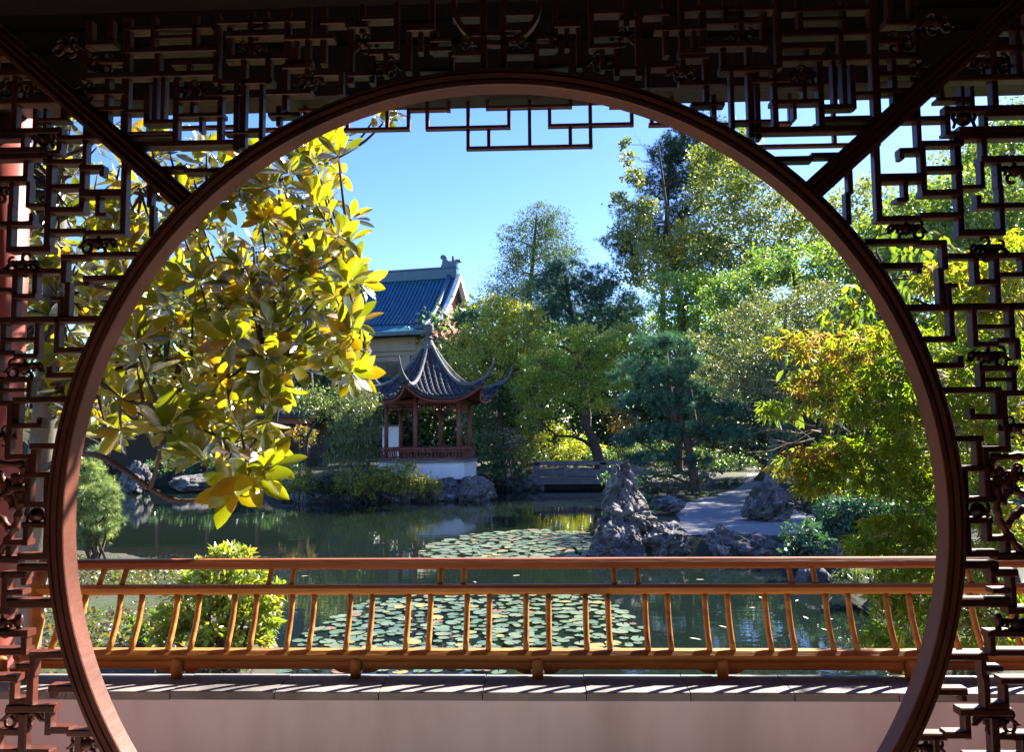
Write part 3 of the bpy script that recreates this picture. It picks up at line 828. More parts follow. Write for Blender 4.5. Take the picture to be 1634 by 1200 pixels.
# roof
RE, ZE, ZA = 2.72, kz(634), kz(541)
COS30 = math.cos(math.pi / 6)
def roof_pt(k, t, u, off=0.0):
    """t 0 at the apex to 1 at the eave, u -1..1 across the face between hips k and k+1"""
    am = AN[k] + math.pi / 6
    ap = (RE * COS30) * (0.03 + 0.97 * t)
    lat = ap * math.tan(math.pi / 6) * u
    flare = 1 + 0.13 * abs(u) ** 5 * t ** 4
    x = KX + (ap * math.cos(am) - lat * math.sin(am)) * flare
    y = KY + (ap * math.sin(am) + lat * math.cos(am)) * flare
    z = ZE + (ZA - ZE) * (1 - t) ** 1.85 + 0.62 * abs(u) ** 3.2 * t ** 3.5 + off
    return np.array((x, y, z))
NT, NU = 14, 16
rm = MB()
for k in range(6):
    vs = [roof_pt(k, t, u) for t in np.linspace(0, 1, NT + 1) for u in np.linspace(-1, 1, NU + 1)]
    vs += [p - np.array((0, 0, .09)) for p in vs]
    o_ = (NT + 1) * (NU + 1)
    fs = []
    for i in range(NT):
        for j in range(NU):
            a = i * (NU + 1) + j
            fs.append((a, a + 1, a + NU + 2, a + NU + 1))
            fs.append((o_ + a, o_ + a + NU + 1, o_ + a + NU + 2, o_ + a + 1))
    for j in range(NU):
        a = NT * (NU + 1) + j
        fs.append((a, a + 1, o_ + a + 1, o_ + a))
    rm.add(vs, fs)
roof = rm.build('roof', MT['tile'], ks, smooth=False)
for k in range(6):
    NR = 13
    for j in range(NR):
        lat0 = (j + .5) / NR * 2 - 1
        tmin = abs(lat0) * .97
        ts = np.linspace(max(tmin, .10) + .015, 1.015, 22)
        pts, rad = [], []
        for i, t in enumerate(ts):
            u = lat0 / t
            if abs(u) > .985: u = math.copysign(.985, u)
            pts.append(roof_pt(k, min(t, 1.0), u, .035) if t <= 1 else roof_pt(k, 1.0, u, .02) + (roof_pt(k, 1.0, u) - roof_pt(k, .97, u)) * .5)
            rad.append(.056 if i % 2 else .080)
        MB().tube(pts, rad, 7).build('tile_row', MT['tile'], roof)
    # hip ridge ending in an upturned horn
    pts = [roof_pt(k, t, -1.0, .07) for t in np.linspace(.0, 1.0, 16)]
    out_ = np.array((math.cos(AN[k]), math.sin(AN[k]), 0))
    e = pts[-1]
    pts += [e + out_ * .18 + np.array((0, 0, .11)), e + out_ * .33 + np.array((0, 0, .27)), e + out_ * .43 + np.array((0, 0, .48)), e + out_ * .48 + np.array((0, 0, .74))]
    MB().tube(pts, [.08] * 12 + [.085, .09, .10, .10, .085, .065, .045, .015], 9).build('hip_ridge', MT['ridge'], roof, smooth=True)
    # red eave board following the curve of the eave
    eb = MB()
    ps = [roof_pt(k, .965, u, -.17) for u in np.linspace(-1, 1, 17)]
    eb.tube(ps, .055, 6)
    eb.build('eave_board', MT['kioskred'], roof)
# soffit, closing the roof from below
so = MB()
for k in range(6):
    vs = []
    for u in np.linspace(-1, 1, 9):
        vs.append(roof_pt(k, .95, u, -.14))
    a, b = hexp(RC + .02, k), hexp(RC + .02, k + 1)
    for u in np.linspace(0, 1, 9):
        vs.append(np.array((*(a * (1 - u) + b * u), zbeam + .22)))
    so.add(vs, [(i, i + 1, 10 + i, 9 + i) for i in range(8)])
so.build('soffit', MT['kioskred'], ks)
fz = ZA - .05
MB().lathe([(.30, -.28), (.24, -.12), (.18, .02), (.14, .10), (.18, .14), (.18, .17), (.12, .22), (.14, .34), (.20, .36), (.21, .50), (.20, .66), (.18, .72), (.08, .76)], (KX, KY, fz + .12), 18).build('finial', MT['ridge'], ks, smooth=False)

# ------------------------------------------------------------------ the great hall behind
HD = 60.0
rp = U(728, 440, HD)
be = math.radians(13)
AX = np.array((math.cos(be), -math.sin(be), 0)); FN = np.array((-math.sin(be), -math.cos(be), 0)); UP = np.array((0, 0, 1.0))
hallb = thing('great_hall', 'large hall with a blue glazed roof and red gable above the trees', 'building', (float(rp[0]), float(rp[1]), 0))
LEN, HW, ZR = 30.0, 6.3, rp[2] - .1
ZEV = ZR - 5.0
def slope_pt(s, t, side=1, off=0.0):
    """s metres along from the right verge, t 0 ridge .. 1 eave"""
    h = (ZR - ZEV)
    z = ZR - h * (1 - (1 - t) ** 1.45)
    return rp - AX * s + FN * (HW * t * side) + UP * (z - rp[2] + off)
NTS = 10
for side, nm in ((1, 'roof'), (-1, 'roof')):
    m = MB()
    vs = [slope_pt(s, t, side) for t in np.linspace(0, 1, NTS + 1) for s in (0, LEN)]
    vs += [v - UP * .25 for v in vs]
    q = 2 * (NTS + 1)
    fs = [(2 * i, 2 * i + 1, 2 * i + 3, 2 * i + 2) for i in range(NTS)] + [(q + 2 * i, q + 2 * i + 2, q + 2 * i + 3, q + 2 * i + 1) for i in range(NTS)]
    fs += [(2 * i, 2 * i + 2, q + 2 * i + 2, q + 2 * i) for i in range(NTS)] + [(2 * NTS, 2 * NTS + 1, q + 2 * NTS + 1, q + 2 * NTS)]
    m.add(vs, fs)
    rr = m.build(nm, MT['glaze'], hallb)
    if side == 1:
        for k in range(62):
            s = .45 + k * .31
            pts = [slope_pt(s, t, 1, .06) for t in np.linspace(.02, 1.005, 9)]
            MB().tube(pts, .085, 6).build('tile_row', MT['glaze'], rr)
# eave edge: pale round tile ends, board below
MB().bar(slope_pt(0, 1, 1, -.20), slope_pt(LEN, 1, 1, -.20), .14, .24).build('eave_board', MT['glazedark'], hallb)
MB().bar(slope_pt(-.1, 0, 1, .30), slope_pt(LEN, 0, 1, .30), .5, .85, ch=.1).build('main_ridge', MT['glazedark'], hallb)
MB().bar(slope_pt(-.15, 0, 1, .76), slope_pt(LEN, 0, 1, .76), .62, .14, ch=.2).build('ridge_cap', MT['glazedark'], hallb)
# white verge boards and gable
for side in (1, -1):
    pts = [slope_pt(-.05, t, side, .02) for t in np.linspace(.0, .80, 12)]
    m = MB()
    vs = []
    for p in pts:
        for dx, dz in ((.0, .22), (-.34, .22), (-.34, -.22), (.0, -.22)):
            vs.append(p - AX * dx * 1.0 + UP * dz)
    fs = []
    for i in range(len(pts) - 1):
        for j in range(4):
            fs.append((4 * i + j, 4 * i + (j + 1) % 4, 4 * i + 4 + (j + 1) % 4, 4 * i + 4 + j))
    m.add(vs, fs).build('verge_board', MT['white'], hallb)
    pts = [slope_pt(.55, t, side, .16) for t in np.linspace(.0, .98, 12)]
    MB().tube(pts, [.24] * 11 + [.34], 8).build('verge_ridge', MT['glazedark'], hallb, smooth=True)
gp = [slope_pt(.3, t, 1, -.26) for t in np.linspace(0.02, .92, 9)] + [slope_pt(.3, t, -1, -.26) for t in np.linspace(.92, .02, 9)]
MB().add(gp + [p - AX * .3 for p in gp], [tuple(range(18)), tuple(range(35, 17, -1))] + [(i, 18 + i, 18 + (i + 1) % 18, (i + 1) % 18) for i in range(18)]).build('gable', MT['gable'], hallb)
for dz, sc_ in ((0, 1),):
    a_, b_ = slope_pt(.22, .55, 1, -.7), slope_pt(.22, .55, -1, -.7)
    for q0, q1 in ((slope_pt(.22, .12, 1, -1.0), slope_pt(.22, .72, 1, -.9)), (slope_pt(.22, .12, -1, -1.0), slope_pt(.22, .72, -1, -.9))):
        MB().bar(q0, q1, .10, .16).build('gable_rib', MT['kioskred'], hallb)
# ridge beast at the right end
oc = slope_pt(.5, 0, 1, .80)
def hp(dx, dz): return tuple(oc + AX * dx + UP * dz)
def plate(poly, w):
    m = MB(); n = len(poly)
    vs = [np.array(hp(*p)) + FN * w for p in poly] + [np.array(hp(*p)) - FN * w for p in poly]
    return m.add(vs, [tuple(range(n)), tuple(range(2 * n - 1, n - 1, -1))] + [(i, n + i, n + (i + 1) % n, (i + 1) % n) for i in range(n)])
plate([(-.75, 0), (.55, 0), (.62, .35), (.95, .42), (.90, .55), (.55, .58), (.42, .48), (.36, .86), (.22, .86), (.20, .46), (-.05, .48), (-.22, .62), (-.25, .85), (-.42, 1.0), (-.62, 1.02), (-.76, .88), (-.74, .70), (-.58, .62), (-.62, .30)], .22).build('ridge_beast', MT['glazedark'], hallb)
# walls, frieze and windows under the eave
wz1 = ZEV - .25
WS = 1.6
def wall_pt(s, z, off=0.0): return rp - AX * s + FN * (HW - 1.7 + off) + UP * (z - rp[2])
def wbox(s0, s1, z0, z1, o0, o1):
    m = MB(); vs = [wall_pt(s, z, o) for o in (o0, o1) for s, z in ((s0, z0), (s1, z0), (s1, z1), (s0, z1))]
    return m.add(vs, [(0, 1, 2, 3), (4, 7, 6, 5), (0, 4, 5, 1), (1, 5, 6, 2), (2, 6, 7, 3), (3, 7, 4, 0)])
wbox(WS, LEN, -1, wz1, -9, -.12).build('wall', MT['hallwall'], hallb)
wbox(WS, LEN, wz1 - 1.0, wz1 - .002, -.118, .10).build('frieze_band', MT['hallwall'], hallb)
wbox(WS, LEN, wz1 - 1.35, wz1 - 1.22, -.118, .12).build('string_course', MT['hallwall'], hallb)
for k in range(9):
    s = 2.0 + k * 3.1
    wbox(s, s + .55, 0, wz1 - 1.36, -.119, .09).build('pilaster', MT['hallwall'], hallb)
    f = wbox(s + .85, s + 2.75, wz1 - 4.2, wz1 - 1.75, -.119, -.06).build('window', MT['kioskred'], hallb)
    for j in range(2):
        wbox(s + .95 + j * .9, s + 1.75 + j * .9, wz1 - 4.1, wz1 - 1.85, -.058, -.045).build('pane', MT['hallglass'], f)
# lower roof in front
m = MB()
lz = wz1 - 3.0
vs = []
for t in np.linspace(0, 1, 6):
    for s in (0.6, LEN):
        vs.append(wall_pt(s, lz - 2.0 * (1 - (1 - t) ** 1.3), .0 + 3.2 * t))
vs += [v - UP * .2 for v in vs]
fs = [(2 * i, 2 * i + 1, 2 * i + 3, 2 * i + 2) for i in range(5)] + [(12 + 2 * i, 14 + 2 * i, 15 + 2 * i, 13 + 2 * i) for i in range(5)] + [(10, 11, 23, 22)] + [(2 * i, 2 * i + 2, 14 + 2 * i, 12 + 2 * i) for i in range(5)]
lr = m.add(vs, fs).build('lower_roof', MT['glaze'], hallb)
for k in range(60):
    s = .9 + k * .31
    pts = [wall_pt(s, lz + .06 - 2.0 * (1 - (1 - t) ** 1.3), 3.2 * t) for t in np.linspace(.02, 1, 6)]
    MB().tube(pts, .085, 6).build('tile_row', MT['glaze'], lr)

# ------------------------------------------------------------------ garden wall and covered corridor on the far left
def far_wall(name, label, pxa, pxb, D, pz0, pz1, tilemat='tile'):
    a, b = U(pxa, pz1, D), U(pxb, pz1, D)
    zt, zb = U((pxa + pxb) / 2, pz0, D)[2], -1.0
    w = thing(name, label, 'wall', (float(a[0] + b[0]) / 2, D, zb))
    MB().box((a[0], D, zb), (b[0], D + .3, zt)).build('plaster_body', MT['white'], w)
    MB().prism([(a[0] - .1, zt + .001), (b[0] + .1, zt + .001), (b[0] + .1, zt + .06), (a[0] - .1, zt + .06)], D - .16, D + .46).build('coping', MT['tile'], w)
    return w
far_wall('garden_wall', 'short white garden wall glimpsed behind the kiosk columns', 610, 636, 40, 680, 760)
cd = thing('covered_corridor', 'low covered corridor with dark tiled roof beyond the pond at left', 'building', (-20, 39, 0))
xa, xb = U(-60, 690, 38)[0], U(512, 690, 38)[0]
ze, zr_ = U(300, 664, 37)[2], U(300, 640, 39)[2]
m = MB(); m.add([(xa, 37, ze), (xb, 37, ze), (xb, 39, zr_), (xa, 39, zr_), (xa, 41, ze), (xb, 41, ze), (xa, 37, ze - .12), (xb, 37, ze - .12), (xa, 41, ze - .12), (xb, 41, ze - .12)],
                [(0, 1, 2, 3), (3, 2, 5, 4), (0, 6, 7, 1), (4, 5, 9, 8), (6, 8, 9, 7), (0, 3, 4, 8, 6), (1, 7, 9, 5, 2)])
cr_ = m.build('roof', MT['tile'], cd)
for k in range(70):
    x = xa + .2 + k * .27
    if x < xb - .1:
        MB().tube([(x, 36.97, ze + .04), (x, 38.9, zr_ + .02)], .075, 6).build('tile_row', MT['tile'], cr_)
MB().bar((xa, 39, zr_ + .12), (xb, 39, zr_ + .12), .22, .30).build('ridge', MT['ridge'], cd)
MB().box((xa + .3, 40.2, -.5), (xb - .3, 40.4, ze - .05)).build('rear_wall', MT['darkwood'], cd)
MB().box((xa + .3, 37.5, ze - .42), (xb - .3, 37.62, ze - .125)).build('lintel', MT['kioskred'], cd)
for k in range(8):
    x = xa + .5 + (xb - xa - 1) * k / 7
    MB().lathe([(.10, -.3), (.10, ze - .43)], (x, 37.56, 0), 10).build('column', MT['kioskred'], cd, smooth=True)

# ------------------------------------------------------------------ flat bridge over the far end of the pond
BD = 34.3
bx0, bx1 = U(852, 760, BD)[0], U(1040, 760, BD)[0]
def bz(py): return U(930, py, BD)[2]
br = thing('flat_bridge', 'flat grey bridge with a plain post railing at the pond end', 'bridge', ((bx0 + bx1) / 2, BD, bz(768)))
MB().box((bx0, BD, bz(773)), (bx1, BD + 1.6, bz(764.5))).build('deck_beam', MT['stonebridge'], br)
MB().box((bx0 - .05, BD - .06, bz(764.3)), (bx1 + .05, BD + 1.66, bz(762))).build('deck_edge', MT['stonebridge'], br)
for yy in (BD + .02, BD + 1.46):
    MB().bar((bx0, yy + .06, bz(740)), (bx1, yy + .06, bz(740)), .16, .15).build('hand_rail', MT['stonebridge'], br)
    MB().bar((bx0, yy + .06, bz(755)), (bx1, yy + .06, bz(755)), .10, .30).build('rail_board', MT['stonebridge'], br)
    for px in (856, 903, 920, 963, 1012):
        x = U(px, 755, BD)[0]; big = px in (856, 963, 1012)
        w = .15 if big else .06
        MB().box((x - w, yy - .02, bz(761.9)), (x + w, yy + .14, bz(738.5) if big else bz(743))).build('post' if big else 'short_post', MT['stonebridge'], br)
for px in (850, 1030):
    x = U(px, 755, BD)[0]
    MB().box((x - .5, BD + .05, -1.6), (x + .5, BD + 1.5, bz(773.2))).build('abutment', MT['stonebridge'], br)

# ------------------------------------------------------------------ rocks
def rock(name, label, pxl, pxr, pyt, pyb, D, zb=None, seed=1, sub=4, amp=.32, depth=.8, group=None, fr=1.0, cat='rock', taper=.35):
    """a craggy rock whose outline spans the given pixels at its distance"""
    pb = U((pxl + pxr) / 2, pyb, D)
    w = (U(pxr, pyb, D)[0] - U(pxl, pyb, D)[0]) / 2
    h = U((pxl + pxr) / 2, pyt, D)[2] - pb[2]
    bm = bmesh.new(); bmesh.ops.create_icosphere(bm, subdivisions=sub, radius=1.0)
    off = Vector((seed * 7.3, seed * 3.1, seed * 5.7))
    for v in bm.verts:
        p = v.co.copy()
        n1 = noise.noise(p * 1.3 * fr + off)
        n2 = 1 - 2 * abs(noise.noise(p * 2.6 * fr + off * 1.7))
        n3 = 1 - 2 * abs(noise.noise(p * 5.5 * fr + off * .6))
        n4 = noise.noise(p * 12 * fr + off)
        d = 1 + amp * (1.1 * n1 + .40 * n2 * abs(n2) + .16 * n3) + amp * .06 * n4
        c = noise.cell(p * 2.2 * fr + off)
        d += amp * .06 * (c - .5)
        vd = noise.voronoi(p * 1.9 * fr + off)[0][0]
        d -= amp * 1.1 * max(0.0, 1 - vd / .42) ** 1.3
        z01 = (p.z + 1) / 2
        tp = 1 - taper * max(0, z01 - .3) / .7
        v.co = Vector((p.x * d * tp, p.y * d * tp, p.z * d))
    xs = [v.co.x for v in bm.verts]; zs = [v.co.z for v in bm.verts]
    sx = 2 * w / (max(xs) - min(xs)); mx_ = (max(xs) + min(xs)) / 2
    sz = h * 1.25 / (max(zs) - min(zs)); top = max(zs)
    for v in bm.verts:
        v.co = Vector(((v.co.x - mx_) * sx, v.co.y * w * depth, (v.co.z - top) * sz + h))
    me = bpy.data.meshes.new(name); bm.to_mesh(me); bm.free()
    o = finish(name, me, MT['rock'], None, (float(pb[0]), float(pb[1]) + w * depth * .5, float(pb[2])))
    return tag(o, label, cat, group)
rock('scholar_rock', 'tall pitted pinnacle rock standing on the near right shore', 960, 1038, 735, 815, 16.6, seed=2, sub=5, amp=.46, fr=1.3, taper=.6)
rock('scholar_rock', 'gnarled stump shaped rock with pale ridges just below the pinnacle', 952, 1052, 794, 862, 16.0, seed=5, sub=5, amp=.45, fr=1.5, taper=.3)
rock('shore_rock', 'big dark pitted boulder at the water below the pinnacle', 940, 1040, 830, 900, 15.5, seed=8, sub=5, amp=.34, fr=1.3, taper=.3)
rock('shore_rock', 'flat topped dark boulder between the pinnacle and the gravel path', 1024, 1112, 834, 898, 15.6, seed=11, sub=5, amp=.30, fr=1.2, taper=.15)
rock('shore_rock', 'pointed boulder in front of the gravel path', 1108, 1202, 836, 902, 15.6, seed=14, sub=5, amp=.33, fr=1.3, taper=.5)
rock('shore_rock', 'long low boulder right of the pointed one at the water edge', 1165, 1265, 853, 903, 15.5, seed=17, sub=5, amp=.28, fr=1.2, taper=.1)
rock('garden_rock', 'large squat dark rock beside the gravel path under the maple', 1186, 1268, 762, 834, 18.4, seed=21, sub=5, amp=.36, fr=1.4, taper=.25)
rock('shore_rock', 'smooth grey boulder between the dark green shrubs', 1303, 1362, 862, 905, 13.6, seed=24, amp=.18, taper=.2)
rock('shore_rock', 'half sunk stone at the water below the small shrub', 1270, 1330, 900, 938, 12.6, seed=27, amp=.2, taper=.2)
rock('kiosk_bank_rock', 'rugged rock at the water right under the kiosk corner', 728, 793, 758, 802, 28.6, seed=31, amp=.3, fr=1.3, taper=.1)
rock('kiosk_bank_rock', 'broad rock face under the white kiosk plinth', 668, 745, 762, 806, 28.9, seed=34, amp=.28, fr=1.4, taper=.05)
rock('kiosk_bank_rock', 'low dark rock under the yellow green bushes by the kiosk', 600, 690, 778, 806, 28.7, seed=37, amp=.25, fr=1.5, taper=.05)
rock('kiosk_bank_rock', 'dark shore stone below the kiosk bushes midway along the bank', 530, 615, 780, 806, 28.8, seed=40, amp=.25, fr=1.5, taper=.05)
rock('kiosk_bank_rock', 'dark shore stone at the left end of the kiosk bank', 445, 545, 782, 805, 28.9, seed=43, amp=.25, fr=1.5, taper=.05)
rock('bank_rock', 'dark stone bank left of the flat bridge', 786, 866, 752, 786, 34.0, seed=46, amp=.22, fr=1.3, taper=.0)
rock('garden_rock', 'pinkish stone with an arch like notch on the far left shore', 186, 236, 735, 782, 33.0, seed=49, amp=.4, fr=1.6, taper=.2)
rock('garden_rock', 'low stone by the far left waterline', 262, 350, 757, 782, 33.5, seed=52, amp=.25, taper=.1)
rock('garden_rock', 'small pale stones beside the little stone lantern', 1120, 1150, 762, 786, 30.0, seed=55, amp=.4, fr=1.6, taper=.2)
rock('garden_rock', 'low dark stone on the path edge behind the pinnacle', 1040, 1095, 792, 815, 20.0, seed=58, amp=.3, taper=.1)

# small stone lantern by the path
lp = U(1124, 790, 29.0)
ln = thing('stone_lantern', 'small pale stone lantern beside the gravel path', 'lantern', tuple(map(float, lp)))
lx, ly, l0 = map(float, lp)
MB().box((lx - .16, ly - .16, l0), (lx + .16, ly + .16, l0 + .12)).build('base', MT['stonebridge'], ln)
MB().lathe([(.08, .12), (.07, .38)], (lx, ly, l0), 10).build('post', MT['stonebridge'], ln)
m = MB()
for sx in (-1, 1):
    for sy in (-1, 1):
        m.box((lx + sx * .13 - .035, ly + sy * .13 - .035, l0 + .46), (lx + sx * .13 + .035, ly + sy * .13 + .035, l0 + .68))
m.box((lx - .19, ly - .19, l0 + .38), (lx + .19, ly + .19, l0 + .459))
m.build('light_box', MT['stonebridge'], ln)
MB().lathe([(.27, .682), (.25, .72), (.10, .82), (.03, .90)], (lx, ly, l0), 4).build('cap', MT['stonebridge'], ln)

# ------------------------------------------------------------------ leaves and trees
def unit(v):
    return v / (np.linalg.norm(v, axis=-1, keepdims=True) + 1e-9)

# templates: vertices (along, across, up) and triangles
TPL = {
    'diamond': (np.array([(0, 0, 0), (.5, .5, .08), (1, 0, -.04), (.5, -.5, .08)]), np.array([(0, 2, 1), (0, 3, 2)])),
    'ovate': (np.array([(0, 0, 0), (.3, .42, .07), (.65, .38, .05), (1, 0, -.06), (.65, -.38, .05), (.3, -.42, .07), (.5, 0, 0)]),
              np.array([(0, 6, 1), (1, 6, 2), (2, 6, 3), (3, 6, 4), (4, 6, 5), (5, 6, 0)])),
    'blade': (np.array([(0, -.5, 0), (0, .5, 0), (1, 0, .0)]), np.array([(0, 2, 1)])),
}
def _lobes(n, spread, wid, droop):
    vs, fs = [], []
    for k in range(n):
        a = spread * (k / (n - 1) * 2 - 1)
        ln = 1 - .42 * abs(k / (n - 1) * 2 - 1) ** 1.5
        ca, sa = math.cos(a), math.sin(a)
        b = len(vs)
        for l, w, z in ((0, 0, 0), (.5, wid, .0), (1, 0, -droop), (.5, -wid, .0)):
            vs.append((ca * l * ln - sa * w, sa * l * ln + ca * w, z * l))
        fs += [(b, b + 2, b + 1), (b, b + 3, b + 2)]
    return np.array(vs), np.array(fs)
TPL['lace'] = _lobes(7, 1.9, .055, .35)
TPL['maple'] = _lobes(5, 1.7, .16, .25)
def _tuft(n):
    vs, fs = [], []
    for k in range(n):
        g = 2.4 * k; e = .35 + .5 * ((k * 37) % 10) / 10
        d = np.array((math.cos(e), math.sin(e) * math.cos(g), math.sin(e) * math.sin(g)))
        s = np.cross(d, (0.3, .5, .8)); s /= np.linalg.norm(s)
        b = len(vs)
        vs += [s * .035, -s * .035, d]
        fs.append((b, b + 1, b + 2))
    return np.array(vs), np.array(fs)
TPL['tuft'] = _tuft(9)

def leaf_mesh(name, pos, ax, nrm, L, Wd, colr, tpl, mat):
    tv, tf = TPL[tpl]
    n = len(pos); k = len(tv)
    side = unit(np.cross(nrm, ax)); up = np.cross(ax, side)
    v = (pos[:, None, :] + ax[:, None, :] * (tv[None, :, 0:1] * L[:, None, None]) + side[:, None, :] * (tv[None, :, 1:2] * Wd[:, None, None])
         + up[:, None, :] * (tv[None, :, 2:3] * L[:, None, None]))
    f = (tf[None] + (np.arange(n) * k)[:, None, None]).reshape(-1, 3)
    me = np_mesh(name, v.reshape(-1, 3), f)
    at = me.attributes.new('tint', 'FLOAT_COLOR', 'POINT')
    c4 = np.ones((n, k, 4), np.float32); c4[:, :, :3] = colr[:, None, :]
    at.data.foreach_set('color', c4.ravel())
    me.materials.append(mat)
    return me

def rand_dirs(n):
    return unit(rng.normal(size=(n, 3)))

def crown_leaves(blobs, D, leaf, layers=2.6, cl=26, pal=None, squash=.8, spread=.20, shell=.5, droop=0.0, aspect=.55, upn=.5, tpl='diamond', out=.6, scale_px=True, tipcol=None, gap=0.0):
    """blobs: (px, py, rpx[, depth offset in radii]) outlines at distance D; returns arrays for leaf_mesh"""
    P, A, N, LL, CC = [], [], [], [], []
    pal = np.array(pal)
    for b in blobs:
        px, py, r = b[:3]
        R = r / F0 * D
        c = U(px, py, D + (b[3] * R if len(b) > 3 else rng.uniform(-.6, .6) * R))
        area = leaf * leaf * aspect * (.5 if tpl != 'lace' else .45) if tpl != 'tuft' else leaf * leaf * .13
        n = int(layers * math.pi * R * R * (.5 + .5 * squash) / area)
        n = max(12, n)
        K = max(5, n // cl)
        d = rand_dirs(K)
        d[:, 2] = d[:, 2] + .15
        d = unit(d)
        rad = R * (shell + (1 - shell) * rng.random(K) ** .6)
        cc = c + d * rad[:, None] * np.array((1, 1, squash))
        which = rng.integers(0, K, n)
        jit = rng.normal(size=(n, 3)) * np.array((1, 1, .65)) * (R * spread) 
        pos = cc[which] + jit
        ax = unit(rand_dirs(n) + d[which] * out + np.array((0, 0, -droop)))
        nr = unit(rand_dirs(n) * .75 + d[which] * .7 + np.array((0, 0, upn * 1.2)))
        P.append(pos); A.append(ax); N.append(nr)
        LL.append(leaf * rng.uniform(.65, 1.3, n))
        cp = pal[rng.integers(0, len(pal), K)]
        col = cp[which] * rng.uniform(.8, 1.2, (n, 1))
        alt = pal[rng.integers(0, len(pal), n)]
        col = np.where(rng.random((n, 1)) < .25, alt, col)
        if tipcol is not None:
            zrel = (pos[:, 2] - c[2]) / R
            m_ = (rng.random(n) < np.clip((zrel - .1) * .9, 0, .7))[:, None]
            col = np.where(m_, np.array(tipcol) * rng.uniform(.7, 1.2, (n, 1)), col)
        CC.append(col)
    P = np.concatenate(P); A = np.concatenate(A); N = np.concatenate(N); LL = np.concatenate(LL); CC = np.concatenate(CC)
    return P, A, N, LL, LL * aspect, CC

def wiggle(a, b, n, amp):
    a = np.array(a, float); b = np.array(b, float)
    ts = np.linspace(0, 1, n)
    L = np.linalg.norm(b - a)
    o = rng.normal(size=(n, 3)) * amp * L
    o[0] = 0; o[-1] = 0
    return [a + (b - a) * t + o[i] for i, t in enumerate(ts)]

def tree(name, label, D, blobs, base, leaf, pal, mat='leaf', bark='bark', tr=.16, lean=None, group=None, cat='tree', zbase=None, limbs=True, trunk_top=None, **kw):
    """base: pixel (px, py) of the trunk foot"""
    pb = U(base[0], base[1], D)
    if zbase is None:
        zbase = gz(pb[0], pb[1]) - .05
    pb = np.array((pb[0], D, zbase))
    t = thing(name, label, cat, tuple(map(float, pb)), group)
    cs = [U(b[0], b[1], D) for b in blobs]
    top = trunk_top
    if top is None:
        hi = max(cs, key=lambda c: c[2]); mean = np.mean(cs, axis=0)
        top = np.array((.5 * hi[0] + .5 * mean[0], D, hi[2]))
    else:
        top = U(top[0], top[1], D)
    mid = pb + (top - pb) * .5 + np.array((rng.normal() * .03, rng.normal() * .03, 0)) * np.linalg.norm(top - pb)
    tp = [pb, pb + (mid - pb) * .5 + rng.normal(size=3) * np.array((.02, .02, 0)) * np.linalg.norm(top - pb), mid, mid + (top - mid) * .6, top]
    if lean is not None:
        tp = [np.array((*U(x, y, D),)) for x, y in lean]; tp[0][2] = zbase
    tp = densify(np.array(tp), 4)
    rads = [tr * (1.25 - .2 * min(1, i / 2)) * (1 - .86 * i / (len(tp) - 1)) for i in range(len(tp))]
    MB().tube(tp, rads, 9).build('trunk', MT[bark], t, smooth=True)
    if limbs:
        lm = MB()
        for c in cs:
            # leave the trunk below the blob
            k = min(range(1, len(tp) - 1), key=lambda i: abs(tp[i][2] - (c[2] - .45 * np.linalg.norm(c - tp[i]) )))
            c2 = c + rng.normal(size=3) * .1
            pts = wiggle(tp[k], c2, 6, .05)
            r0 = min(rads[k] * .55, tr * .4)
            lm.tube(pts, [r0 * (1 - .8 * i / 5) for i in range(6)], 6)
            for q in range(3):
                i = rng.integers(2, 5)
                e = pts[i] + rand_dirs(1)[0] * np.linalg.norm(c2 - tp[k]) * .35 + np.array((0, 0, .1))
                lm.tube(wiggle(pts[i], e, 4, .06), [r0 * .4, r0 * .3, r0 * .2, r0 * .08], 5)
        tag(lm.build('branches', MT[bark], t, smooth=True), kind='stuff')
    ar = crown_leaves(blobs, D, leaf, pal=pal, **kw)
    me = leaf_mesh('crown', *ar, kw.get('tpl', 'diamond'), MT[mat])
    tag(finish('crown', me, None, t), kind='stuff')
    return t

def shrub(name, label, D, blobs, leaf, pal, mat='leaf', group=None, cat='shrub', **kw):
    px = np.mean([b[0] for b in blobs]); py = max(b[1] + b[2] for b in blobs)
    pb = U(px, py, D); z = gz(pb[0], pb[1])
    t = thing(name, label, cat, (float(pb[0]), D, z), group)
    st = MB()
    for b in blobs:
        c = U(b[0], b[1], D)
        st.tube(wiggle((pb[0] + rng.normal() * .05, D, z - .1), c, 5, .05), [.03, .025, .02, .012, .006], 5)
    tag(st.build('stems', MT['bark'], t), kind='stuff')
    ar = crown_leaves(blobs, D, leaf, pal=pal, **kw)
    tag(finish('foliage', leaf_mesh('foliage', *ar, kw.get('tpl', 'diamond'), MT[mat]), None, t), kind='stuff')
    return t

G_MID = [(0.126, 0.222, 0.037), (0.157, 0.253, 0.047), (0.095, 0.180, 0.037), (0.188, 0.275, 0.047)]
G_YEL = [(0.317, 0.389, 0.049), (0.389, 0.438, 0.053), (0.218, 0.317, 0.049), (0.486, 0.460, 0.060)]
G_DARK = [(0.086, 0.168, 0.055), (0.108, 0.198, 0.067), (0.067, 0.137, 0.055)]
G_TEAL = [(0.058, 0.139, 0.089), (0.076, 0.166, 0.108), (0.044, 0.113, 0.081)]
G_OLIVE = [(0.132, 0.163, 0.078), (0.163, 0.194, 0.101), (0.101, 0.132, 0.062)]
AUT = [(.13, .15, .022), (.22, .19, .03), (.28, .15, .035), (.09, .13, .022)]

